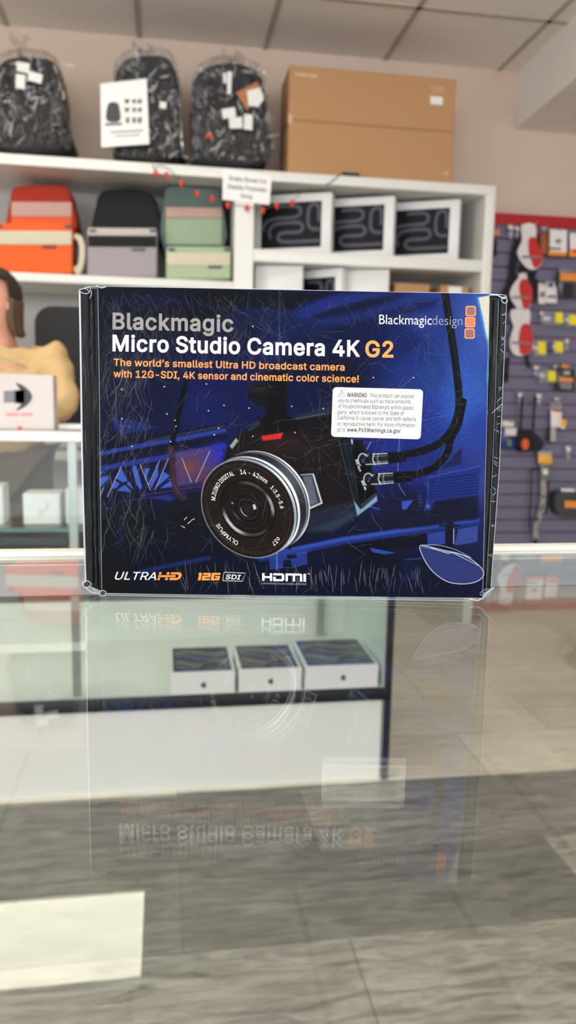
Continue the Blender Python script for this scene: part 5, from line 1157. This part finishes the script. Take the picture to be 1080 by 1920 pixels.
# three boxed tablets on the deck
M_art = mat('tablet_art_dark', (38, 46, 74), .25); M_gold = mat('tablet_art_gold', (122, 110, 84), .3); M_art2 = mat('tablet_art_blue', (84, 96, 130), .3)
def apple(b, c, s_):
    o = [(0,.28),(.14,.34),(.30,.30),(.40,.18),(.30,.06),(.30,-.10),(.42,-.20),(.34,-.40),(.20,-.52),(.08,-.47),(-.08,-.47),(-.20,-.52),(-.36,-.34),(-.44,-.08),(-.40,.18),(-.24,.32),(-.10,.32)]
    b.prism([c+Vector((x*s_, 0, z*s_)) for x, z in o], (0, .0006, 0)); b.prism([c+Vector((x*s_, 0, z*s_)) for x, z in ((0,.36),(.04,.50),(.16,.60),(.15,.46),(.06,.37))], (0, .0006, 0))
Yf = PZ(500, 1297.5, DECK).y
for i, (xl, xr_, yft, xbl, xbr, ybt, lg, lb) in enumerate(((319,441,1262,315,425,1213,(382,1284),'white tablet box on the far counter deck, farthest from the black corner post'),
      (448,566,1256,436,535,1209,(508,1277),'white tablet box between two others on the far counter deck'), (573,710,1250,544,668,1199,(644,1270),'largest white tablet box, next to the black corner post'))):
    A = P(xl, yft, Yf); C_ = P(xr_, yft-6, Yf); zt_ = (A.z+C_.z)/2
    zt_ = P((xl+xr_)/2, yft-2, Yf).z; yb_ = PZ((xbl+xbr)/2, ybt, zt_).y
    yb_ = min(yb_, YCB-.03)
    t = thing('tablet_box', lb, 'box', ((A.x+C_.x)/2, (Yf+yb_)/2, DECK+.0005), 'boxed tablets on the counter deck')
    b = B(); b.span((A.x, Yf, DECK+.0005), (C_.x, yb_, zt_), .002); obj('box_body', b, M_boxw, t)
    b = B(); m_ = .008; b.span((A.x+m_, Yf+m_, zt_-.0002), (C_.x-m_, yb_-m_, zt_+.0010)); obj('cover_picture', b, M_art, t)
    b = B()
    for k, (v0, amp, mi) in enumerate(((.72,.06,0),(.55,.09,1),(.32,.08,0),(.22,.10,1))):
        pts = [Vector((A.x+m_*2+(C_.x-A.x-4*m_)*s_/12, Yf+(yb_-Yf)*(v0+amp*math.sin(s_/12*6.3+k)), zt_+.0014)) for s_ in range(13)]
        b.strip(pts, (yb_-Yf)*(.10 if k % 2 == 0 else .05), (0, 0, 1), mi)
    obj('cover_waves', b, [M_gold, M_art2], t)
    b = B(); apple(b, P(lg[0], lg[1], Yf-.0005), .018); obj('fruit_emblem', b, M_ink, t)
# black crates behind the far counter
A = P(-80, 1003, 2.66); C_ = P(127, 1000, 2.66)
t = thing('storage_crate', 'black storage crate on the floor behind the far counter', 'crate', ((A.x+C_.x)/2, 2.65, 0))
b = B(); b.span((A.x, 2.60, 0), (C_.x, 2.70, C_.z-.03), .01); obj('crate_body', b, M_black, t)
b = B(); b.span((A.x-.01, 2.59, C_.z-.03), (C_.x+.008, 2.71, C_.z), .006); obj('lid', b, mat('crate_lid', (38, 44, 52), .4), t)

# ================================================================ slatwall goods
YH = 3.915
c5x = lambda q: [(900+x/5.647, 380+y/5.647) for x, y in q]
c6x = lambda q: [(900+x/4.172, 700+y/4.172) for x, y in q]
M_clear = glass_mat('clear_blister', tint=(.93, .93, .95), base=.10, rough=.15, power=3, haze=.10)
M_pkw = mat('pack_card_white', (232, 222, 220), .5); M_pkr = mat('pack_red', (200, 34, 26), .35); M_pko = mat('pack_orange', (236, 142, 48), .5)
M_pkg = mat('pack_green', (58, 116, 60), .5); M_pkbr = mat('pack_brown', (150, 84, 34), .6); M_yel = mat('label_yellow', (240, 222, 40), .5)
M_grey = mat('pack_grey', (120, 120, 124), .5); M_pkblue = mat('pack_blue', (34, 52, 120), .4); M_strap = mat('black_webbing', (20, 18, 20), .8)
def hook(b, x, z, y=YH): b.tube([(x, 3.9645, z), (x, y-.03, z), (x, y-.036, z+.008)], .0022, 6)
def hang(name, label, cat, parts_, hk=None, group=None, Y=YH, dep=.012):
    """parts_: list of (part name, outline in photo pixels, material, forward step, depth)"""
    allp = [P(x, y, Y) for p in parts_ for x, y in p[1]]
    cx = sum(v.x for v in allp)/len(allp); zt_ = max(v.z for v in allp); zb_ = min(v.z for v in allp)
    t = thing(name, label, cat, (cx, Y, zb_), group)
    for nm, ol, mt, fw, dp in parts_:
        b = B(); b.prism([P(x, y, Y-fw) for x, y in ol], (0, dp, 0), min(.002, dp/3) if dp > .004 else 0, seg=1); obj(nm, b, mt, t)
    b = B(); hook(b, hk[0] if hk else cx, zt_-.006 if not hk else hk[1], Y); obj('hook', b, M_alu, t)
    return t
rc = lambda x0, y0, x1, y1: [(x0, y0), (x1, y0+(x1-x0)*.05), (x1, y1+(x1-x0)*.05), (x0, y1)]
rr5 = lambda x0, y0, x1, y1: c5x(rc(x0, y0, x1, y1)); rr6 = lambda x0, y0, x1, y1: c6x(rc(x0, y0, x1, y1))
sm = lambda q, n=2: [tuple(k) for k in blob(q, n)]
for ol, rd, bar, lb in (
  ([(440,232),(588,226),(596,370),(622,450),(666,545),(662,625),(618,690),(560,712),(485,680),(422,600),(396,520),(428,440),(448,370)], [(530,372),(594,372),(624,452),(666,560),(650,640),(592,690),(552,600),(525,500)], (450,560,640,580), 'red and white gourd-shaped blister pack highest on the slatwall'),
  ([(415,752),(490,742),(502,812),(550,900),(560,1000),(532,1095),(470,1133),(400,1120),(342,1040),(316,960),(350,870),(408,795)], [(440,822),(500,812),(550,900),(560,1000),(535,1080),(480,1125),(442,1000),(425,900)], (350,990,540,1008), 'red and white gourd-shaped blister pack, second one down the slatwall'),
  ([(332,1132),(528,1128),(526,1290),(560,1400),(562,1500),(530,1590),(440,1624),(352,1600),(316,1500),(330,1400),(358,1310),(336,1250)], [(450,1296),(525,1290),(558,1400),(560,1500),(520,1595),(440,1600),(420,1450)], (340,1470,540,1490), 'red and white gourd-shaped blister pack, lowest of its column')):
    t = hang('blister_pack', lb, 'pack', [('card', c5x(sm(ol)), M_pkw, 0, .006), ('red_insert', c5x(sm(rd)), M_pkr, .012, .014), ('printed_bar', rr5(*bar), M_grey, .0135, .001)], group='gourd-shaped blister packs')
# wide black straps behind them
t = thing('camera_strap', 'black camera strap looped behind the red blister packs', 'strap', P(965, 560, 3.95))
b = B(); b.tube([P(x, y, 3.932) for x, y in c5x(sm([(440,400),(390,440),(365,560),(350,700),(330,850),(280,940),(270,1040),(330,1130)]))], .017, 8, flat=.3); obj('webbing', b, M_strap, t)
b = B(); b.tube([P(x, y, 3.932) for x, y in c5x(sm([(600,700),(560,760),(560,900),(545,1060)], 3))], .016, 8, flat=.4); obj('webbing', b, M_strap, t)
b = B(); b.tube([P(x, y, 3.935) for x, y in c5x([(420,700),(520,720),(560,760)])], .018, 8, flat=.4); obj('pad', b, M_strap, t)
t = thing('wrist_strap', 'black wrist strap hanging below the lowest red blister pack', 'strap', P(985, 690, 3.95))
b = B(); b.tube([P(x, y, 3.94) for x, y in c5x([(490,1600),(505,1680),(525,1745)])], .008, 6, flat=.5); obj('webbing', b, M_strap, t)
b = B(); b.tube([P(x, y, 3.94) for x, y in c5x([(300,1640),(290,1700),(285,1760),(280,1900)])], .011, 6, flat=.5); obj('webbing', b, M_strap, t)
hang('filter_pack', 'white and orange boxed pack with a green stripe near the top right', 'pack', [('pack_body', rr5(740,282,920,558), M_pkbr, 0, .03), ('front_card', rr5(740,280,920,520), M_pkw, .002, .002), ('green_stripe', rr5(738,474,852,496), M_pkg, .0035, .001), ('orange_foot', rr5(728,516,915,556), M_pko, .003, .002), ('drawing', c5x([(790,400),(830,380),(870,405),(830,440)]), M_grey, .004, .001)], Y=3.90)
hang('filter_pack', 'brown side-on pack hanging beside the green-striped one', 'pack', [('pack_body', rr5(645,310,738,545), M_pkbr, 0, .03)], Y=3.91)
hang('filter_pack', 'white and red-orange pack cut by the right edge under the red band', 'pack', [('front_card', rr5(955,318,1090,500), M_pkw, 0, .01), ('orange_foot', rr5(950,490,1090,570), M_pko, .002, .012), ('red_mark', rr5(985,495,1060,530), M_pkr, .004, .002)], Y=3.90)
hang('cable_pack', 'slim dark pack with an orange header beside the shelf end panel', 'pack', [('header', rr5(120,282,206,338), M_pko, 0, .004), ('pouch', rr5(110,390,180,560), M_strap, 0, .012)])
for (x0_, y0_, x1_, y1_, lb) in ((302,236,360,380,'small white clip pack left of the highest red blister'), (378,250,420,380,'faint clear clip pack touching the highest red blister'), (655,258,712,300,'small white hook tag left of the brown pack'),
      (640,1150,672,1282,'slim clear tag left of the upper yellow labels'), (905,1440,940,1582,'slim clear tag right of the middle yellow label'), (575,1725,622,1850,'white-topped clear tag below the middle yellow labels'), (780,1722,830,1770,'small white hook tag above the lowest yellow label')):
    hang('clip_pack', lb, 'pack', [('header', rr5(x0_, y0_, x1_, y0_+(y1_-y0_)*.3), M_pkw, 0, .004), ('pouch', rr5(x0_+6, y0_+(y1_-y0_)*.3, x1_-6, y1_), M_clear, 0, .006)], group='clear clip packs')
hang('card_pack', 'white card pack without blue mark, paired beside the blue-marked one', 'pack', [('card', rr5(622,852,698,1072), M_pkw, 0, .006), ('print_rows', rr5(635,940,690,1000), M_grey, .001, .001)])
hang('card_pack', 'white card pack with a small blue mark', 'pack', [('card', rr5(692,838,800,1000), M_pkw, 0, .006), ('lower_card', rr5(700,890,818,1062), M_pkw, .006, .006), ('blue_mark', rr5(722,852,772,888), M_pkblue, .0075, .001), ('print_rows', rr5(715,975,805,1010), M_grey, .007, .001)])
hang('memory_pack', 'wide dark pack with an orange band at the right edge', 'pack', [('pack_body', rr5(835,740,1100,1000), mat('smoke_plastic', (70, 70, 76), .3), 0, .03), ('orange_band', rr5(850,745,1100,822), M_pko, .002, .002), ('dark_item', rr5(880,850,985,1000), M_black, .004, .003), ('header', rr5(840,690,1100,745), M_grey, 0, .006)], Y=3.91)
for (bx, yl, lb) in (((670,1140,890,1300), (800,1162,880,1270), 'clear pouch with yellow label, upper row, second from the right edge'), ((900,1160,1090,1320), (945,1186,1090,1292), 'clear pouch with yellow label at the right edge of the picture'),
      ((560,1450,705,1630), (612,1470,696,1600), 'clear pouch with yellow label right of the lowest red blister'), ((770,1450,890,1610), (795,1468,880,1580), 'clear pouch with yellow label in the middle row, nearer the right edge'), ((630,1760,815,1910), (720,1782,802,1886), 'clear pouch with yellow label, lowest of the five')):
    hang('battery_pack', lb, 'pack', [('pouch', rr5(*bx), M_clear, 0, .01), ('yellow_label', rr5(*yl), M_yel, .003, .002)], group='clear pouches with yellow labels')
hang('battery_pack', 'black pack with an orange band beside the lowest yellow label', 'pack', [('pack_body', rr6(600,-40,742,128), mat('black_pack_card', (44, 46, 46), .4), 0, .02), ('orange_band', rr6(618,30,728,62), M_pko, .002, .002), ('window', rr6(630,66,720,122), M_grey, .002, .002), ('header', rr6(640,-70,700,-44), M_pko, 0, .004), ('emblem', rr6(655,-20,705,10), M_lgrey, .002, .001)], Y=3.91)
hang('cleaning_kit', 'blue pack with a white label beside the camera box edge', 'pack', [('pack_body', rr6(165,425,288,590), M_pkblue, 0, .02), ('label', rr6(196,426,288,484), M_pkw, .002, .002), ('header', rr6(172,370,266,414), M_pkw, 0, .004), ('emblem', rr6(215,515,245,570), mat('olive_print', (110, 130, 90), .6), .002, .001)])
for (x0_, y0_, x1_, y1_, lb) in ((300,150,332,250,'short clear tag between the pouch strap and the camera box'), (445,160,482,250,'short clear tag right of the camera pouch straps'), (676,570,708,680,'short white tag right of the orange-topped neck strap'), (585,190,630,225,'small bright hook tag above the red-topped pack')):
    hang('clip_pack', lb, 'pack', [('header', rr6(x0_, y0_, x1_, y0_+(y1_-y0_)*.35), M_pkw, 0, .004), ('pouch', rr6(x0_+4, y0_+(y1_-y0_)*.35, x1_-4, y1_), M_clear, 0, .006)], group='clear clip packs')
t = hang('lens_pouch', 'black camera pouch with an orange patch hanging on two thin straps', 'pouch', [('pouch_body', c6x(sm([(300,450),(350,440),(420,455),(480,510),(500,560),(470,610),(400,605),(330,615),(295,560)])), M_strap, .02, .06), ('orange_patch', c6x(sm([(325,545),(352,510),(380,530),(378,580),(345,600)])), mat('orange_patch', (226, 92, 40), .6), .023, .004), ('flap', c6x([(390,470),(440,470),(498,545),(470,600),(420,560)]), M_cloth2, .026, .008)])
for q in ([(332,180),(326,300),(316,455)], [(432,180),(420,320),(412,462)]):
    b = B(); b.tube([P(x, y, YH-.01) for x, y in c6x(q)], .007, 6, flat=.4); obj('strap', b, M_strap, t)
hang('cable_pack', 'pack with a red-topped white card and grey cable below', 'pack', [('card', rr6(556,286,640,420), M_pkw, 0, .006), ('red_top', rr6(568,284,640,298), M_pkr, .001, .002), ('cable_bundle', rr6(555,420,600,535), M_lgrey, 0, .02), ('dark_end', c6x([(520,500),(545,420),(556,420),(550,530),(520,525)]), M_black, 0, .01), ('dark_end', c6x([(598,420),(606,520),(600,530),(590,430)]), M_black, 0, .01), ('header', rr6(548,225,638,284), M_clear, 0, .004)])
hang('battery_pack', 'small pack with a yellow-orange tag beside the red-topped card', 'pack', [('tag', rr6(626,356,682,412), mat('amber_tag', (240, 178, 52), .5), 0, .006), ('base', rr6(634,412,662,432), M_pkw, 0, .004)])
t = hang('neck_strap', 'patterned neck strap under an orange and grey card', 'strap', [('orange_card', rr6(458,636,566,706), mat('amber_card', (242, 176, 60), .5), .004, .006), ('header', rr6(455,606,560,636), M_lgrey, .002, .004), ('grey_card', rr6(474,706,552,832), mat('grey_card', (112, 118, 116), .5), 0, .006), ('mark', rr6(495,750,530,790), M_pkw, .002, .001)])
b = B(); wv_ = [P(x, y, YH) for x, y in c6x([tuple(k) for k in blob([(495,835),(498,920),(490,1010),(480,1080),(455,1150),(440,1220),(432,1300)], 4, False)])]; b.strip(wv_, .030, (0, 1, 0)); obj('patterned_webbing', b, mat('grey_pattern', (158, 150, 146), .8), t)
b = B(); rs2 = random.Random(5)
for k in range(len(wv_)-1):
    if rs2.random() < .55: b.box(wv_[k]+Vector((rs2.uniform(-.009, .009), -.003, 0)), (rs2.uniform(.008, .018), .001, .009))
obj('pattern_marks', b, M_strap, t)
b = B(); b.tube([P(x, y, YH) for x, y in c6x([(432,1300),(434,1335)])], .012, 6, flat=.4); obj('strap_end', b, M_strap, t)
for q in ([(470,750),(408,755),(402,860),(398,1000),(390,1090),(385,1215)], [(530,840),(532,940),(525,1040),(510,1112)]):
    b = B(); b.tube([P(x, y, YH+.004) for x, y in c6x([tuple(k) for k in blob(q, 3, False)])], .005, 6); obj('cord', b, M_strap, t)
hang('camera_case', 'dark grey camera case with an orange band at the right edge', 'case', [('case_body', c6x(sm([(600,950),(640,925),(860,940),(870,1100),(760,1125),(620,1110),(592,1040)])), mat('grey_nylon', (58, 62, 64), .7), .03, .07), ('orange_band', rr6(664,996,860,1050), M_pko, .034, .003), ('white_lettering', rr6(636,900,742,922), M_pkw, .03, .004)])

# security camera under the soffit; its image is seen mirrored in the counter glass
q = MR(1076, 1232, 2.30); k_ = (3.86)/q.y
d = ray(1076, 1232).copy(); d.z = -d.z; sc_ = Vector((0, 0, 2-CAM_Z)) + d*(3.80/d.y)
t = thing('security_camera', 'dark security camera on the wall, mirrored in the glass at the right edge', 'camera', (sc_.x, sc_.y, sc_.z))
b = B(); b.ell(sc_+Vector((.03, 0, .02)), (.075, .075, .05), seg=18); obj('housing', b, mat('camera_grey', (60, 58, 56), .4), t)
b = B(); b.ell(sc_+Vector((.055, 0, -.055)), (.05, .05, .042), seg=16); obj('dome', b, mat('dome_grey', (84, 80, 78), .3), t)
b = B(); b.span(sc_+Vector((.03, .05, -.02)), (sc_.x+.07, 3.998, sc_.z+.03), .004); obj('bracket', b, M_white, t)

# ================================================================ seller behind the far counter
def skinned(name, joints, edges, root, mats, sub=2, parent=None, **kw):
    me = bpy.data.meshes.new(name); me.from_pydata([j[0] for j in joints], edges, []); o = bpy.data.objects.new(name, me); COL.objects.link(o)
    md = o.modifiers.new('skin', 'SKIN'); md.use_smooth_shade = True
    for i, j in enumerate(joints):
        sv = me.skin_vertices[0].data[i]; r_ = j[1]; sv.radius = (r_, r_) if not isinstance(r_, tuple) else r_; sv.use_root = (i == root)
    ms = o.modifiers.new('sub', 'SUBSURF'); ms.levels = sub; ms.render_levels = sub
    dg = bpy.context.evaluated_depsgraph_get(); dg.update()
    m2 = bpy.data.meshes.new_from_object(o.evaluated_get(dg)); bpy.data.objects.remove(o); bpy.data.meshes.remove(me)
    m2.name = name; m2.materials.clear()
    for m_ in mats: m2.materials.append(m_)
    for p in m2.polygons: p.use_smooth = True
    return link(name, m2, parent, **kw)
M_skin = mat('skin', (206, 146, 120), .55); M_hair = mat('dark_brown_hair', (48, 34, 26), .6, bump=.4, bscale=120); M_hair2 = mat('brown_lock', (86, 62, 42), .6, bump=.4, bscale=120)
M_sweat = mat('tan_sweater', (206, 172, 122), .9, bump=.5, bscale=18); M_trs = mat('olive_trousers', (92, 76, 56), .85)
M_lip = mat('lips', (170, 92, 86), .5); M_eye = mat('eye_white', (230, 226, 220), .3); M_iris = mat('iris', (60, 42, 30), .3)
YPn = 2.85
H = P(-14, 574, YPn); sL = P(98, 676, YPn); sR = P(-104, 672, YPn+.02); nk = P(2, 655, YPn+.02); ch = P(-4, 720, YPn+.02); wa = P(0, 812, YPn+.06); pv = Vector((wa.x, YPn+.09, .93))
el = P(122, 776, YPn-.10); wr = Vector((el.x-.17, 2.62, 1.045)); hd = wr+Vector((-.05, -.06, -.012))
er = P(-150, 776, YPn-.10); wr2 = Vector((er.x+.12, 2.62, 1.045)); hd2 = wr2+Vector((.05, -.06, -.012))
person = thing('person', 'person in a tan sweater behind the far counter, partly outside the left edge', 'person', (pv.x, pv.y, 0))
hp = Vector((.10, 0, 0)); kneeL = pv+Vector((.11, .02, -.45)); kneeR = pv+Vector((-.11, .02, -.45)); anL = Vector((pv.x+.12, pv.y+.04, .09)); anR = Vector((pv.x-.12, pv.y+.04, .09))
J = [(pv, (.15, .11)), (wa, (.145, .105)), (ch, (.165, .115)), (nk+Vector((0, 0, -.02)), .062), (nk+Vector((0, -.01, .05)), .052), (H+Vector((0, 0, -.06)), (.062, .075)), (H, (.074, .092)), (H+Vector((0, .01, .07)), (.07, .082)), (H+Vector((0, .01, .105)), .045),
     (sL, .062), ((sL+el)/2, .05), (el, .042), ((el+wr)/2, .038), (wr, .027), (hd, (.036, .02)),
     (sR, .062), ((sR+er)/2, .05), (er, .042), ((er+wr2)/2, .038), (wr2, .027), (hd2, (.036, .02)),
     (pv+Vector((.09, 0, -.08)), .088), (kneeL, .06), (anL, .042), (anL+Vector((0, -.14, -.045)), (.04, .03)), (pv+Vector((-.09, 0, -.08)), .088), (kneeR, .06), (anR, .042), (anR+Vector((0, -.14, -.045)), (.04, .03))]
E = [(0,1),(1,2),(2,3),(3,4),(4,5),(5,6),(6,7),(7,8),(2,9),(9,10),(10,11),(11,12),(12,13),(13,14),(2,15),(15,16),(16,17),(17,18),(18,19),(19,20),(0,21),(21,22),(22,23),(23,24),(0,25),(25,26),(26,27),(27,28)]
k0 = len(J)
for hnd, sg in ((14, -1), (20, 1)):          # five fingers a hand, lying on the counter edge
    h_ = J[hnd][0]
    for f_, (dx, L_) in enumerate(((-.028, .062), (-.011, .074), (.008, .07), (.026, .056))):
        a = len(J); J.append((h_+Vector((dx, -.03, 0)), .0095)); J.append((h_+Vector((dx*1.2+sg*.0, -.03-L_*.55, .004)), .0085)); J.append((h_+Vector((dx*1.25, -.03-L_, -.010)), .007))
        E += [(hnd, a), (a, a+1), (a+1, a+2)]
    a = len(J); J.append((h_+Vector((-sg*-.034, .0, 0)), .011)); J.append((h_+Vector((sg*.052, -.03, -.004)), .009)); E += [(hnd, a), (a, a+1)]
skinned('body', J, E, 0, [M_skin], 2, person)
# sweater and trousers
S_ = [(pv+Vector((0, 0, -.02)), (.172, .135)), (wa, (.172, .128)), (ch, (.185, .135)), (nk+Vector((0, 0, -.03)), .105), (nk+Vector((0, -.004, .025)), .074), (sL, .076), ((sL+el)/2+Vector((.008, 0, 0)), .066), (el, .06), ((el+wr)/2, .052), (wr+(el-wr)*.08, .04),
      (sR, .076), ((sR+er)/2, .066), (er, .06), ((er+wr2)/2, .052), (wr2+(er-wr2)*.08, .04)]
ES = [(0,1),(1,2),(2,3),(3,4),(2,5),(5,6),(6,7),(7,8),(8,9),(2,10),(10,11),(11,12),(12,13),(13,14)]
sw = skinned('sweater', S_, ES, 0, [M_sweat], 3, person)
rs3 = random.Random(2)
from mathutils import noise
for v in sw.data.vertices:
    w_ = v.co+WLOC[person]; n1 = noise.noise(Vector((w_.x*8+w_.z*9, w_.y*6, w_.z*16-w_.x*14)))*.014+noise.noise(w_*34)*.005
    v.co += v.normal*n1
T_ = [(pv+Vector((0, 0, -.03)), (.165, .125)), (pv+Vector((.09, 0, -.10)), .098), (kneeL, .072), (anL+Vector((0, 0, .02)), .06), (pv+Vector((-.09, 0, -.10)), .098), (kneeR, .072), (anR+Vector((0, 0, .02)), .06)]
skinned('trousers', T_, [(0,1),(1,2),(2,3),(0,4),(4,5),(5,6)], 0, [M_trs], 2, person)
for an in (anL, anR):
    b = B(); b.ell(an+Vector((0, -.06, -.04)), (.05, .145, .05)); b.box(an+Vector((0, -.06, -.08)), (.09, .27, .018), .008); obj('shoe', b, M_black, person)
# head details, looking down and to the viewer's left
rz = R(-32)
def hp_(x, y, z): return H + Matrix.Rotation(rz, 3, 'Z') @ Vector((x, y, z))
b = B(); b.tube([hp_(0, -.086, .028), hp_(0, -.100, 0), hp_(0, -.112, -.018), hp_(0, -.095, -.028)], [.008, .012, .017, .012], 10); obj('nose', b, M_skin, person)
b = B(); b.tube([hp_(-.024, -.089, -.058), hp_(0, -.098, -.056), hp_(.024, -.089, -.058)], [.003, .008, .003], 8); obj('mouth', b, M_lip, person)
for s_ in (-1, 1):
    b = B(); b.ell(hp_(s_*.031, -.080, .018), (.014, .012, .009), rz=rz); e = obj('eye', b, M_eye, person)
    b = B(); b.ell(hp_(s_*.031, -.0905, .018), (.006, .003, .006), rz=rz); obj('iris', b, M_iris, e)
    b = B(); b.tube([hp_(s_*.014, -.093, .034), hp_(s_*.032, -.092, .040), hp_(s_*.05, -.080, .035)], [.003, .005, .002], 6); obj('eyebrow', b, M_hair, person)
    b = B(); b.ell(hp_(s_*.078, .002, -.002), (.010, .020, .032), rz=rz); b.ell(hp_(s_*.083, -.004, -.002), (.005, .013, .022), rz=rz); obj('ear', b, M_skin, person)
b = B(); t_ = bmesh.new(); bmesh.ops.create_uvsphere(t_, u_segments=32, v_segments=22, radius=1)
for v in t_.verts:
    c = v.co.copy(); n1 = noise.noise(c*6)*.05+1
    v.co = Vector((c.x*.090*n1, c.y*.108*n1, c.z*.098*n1))
dele = [v for v in t_.verts if (v.co.y < -.035 and v.co.z < .045) or (v.co.z < -.07)]
bmesh.ops.delete(t_, geom=dele, context='VERTS'); t_.transform(Matrix.Translation(H+Vector((0, .01, .038))) @ Matrix.Rotation(rz, 4, 'Z')); b.add(t_, 0, True)
b2 = b
obj('hair', b2, M_hair, person)
b = B()
for k in range(6):
    a_ = R(0+k*15); p0 = hp_(.084*math.cos(a_), .092*math.sin(a_), .02)
    b.tube([tuple(q) for q in blob([p0, p0+Vector((-.004, .004, -.05)), p0+Vector((.0, .004, -.09)), p0+Vector((.012, .004, -.12))], 3, False)], [.017]*5+[.014]*2+[.010]*2+[.004], 7)
obj('hair_lock', b, M_hair2, person)

# ---- office chair behind the seller
def chair(cx, cy, zb, zt, wd, label, Yb):
    t = thing('office_chair', label, 'chair', (cx, cy, 0))
    o = []; 
    for sx, sz, a0 in ((1, 1, 0), (-1, 1, 90), (-1, -1, 180), (1, -1, 270)):
        for k in range(7):
            a_ = R(a0+k*15); r_ = .075 if sz > 0 else .05; o.append(Vector((cx+sx*(wd/2-r_)+r_*math.cos(a_), Yb, (zt-r_ if sz > 0 else zb+r_)+r_*math.sin(a_))))
    b = B(); b.prism(o, (0, .045, 0), .015, seg=3); obj('backrest', b, mat('chair_mesh', (24, 24, 26), .7), t)
    b = B(); b.box((cx, cy, .50), (.48, .36, .08), .03); obj('seat', b, M_cloth2, t)
    b = B(); b.tube([(cx, cy, .46), (cx, cy, .10)], .025, 10); obj('gas_lift', b, M_black, t)
    b = B(); b.tube([(cx, cy+.12, .46), (cx, Yb+.06, .55), (cx, Yb+.055, zb+.2)], .02, 8); obj('back_support', b, M_black, t)
    for k in range(5):
        a_ = R(k*72+90); e_ = Vector((cx+.20*math.cos(a_), cy+.02+.17*math.sin(a_), .075))
        b = B(); b.tube([(cx, cy, .11), e_], [.026, .014], 8); lg = obj('leg', b, M_black, t)
        b = B(); b.tube([e_+Vector((-.012, 0, -.045)), e_+Vector((.012, 0, -.045))], .028, 12); obj('caster', b, M_black, lg)
    return t
xa = P(66, 690, 3.46).x; chair(xa+.245, 3.29, P(120, 800, 3.46).z-.02, P(120, 574, 3.46).z, .49, 'black office chair behind the seller', 3.46)
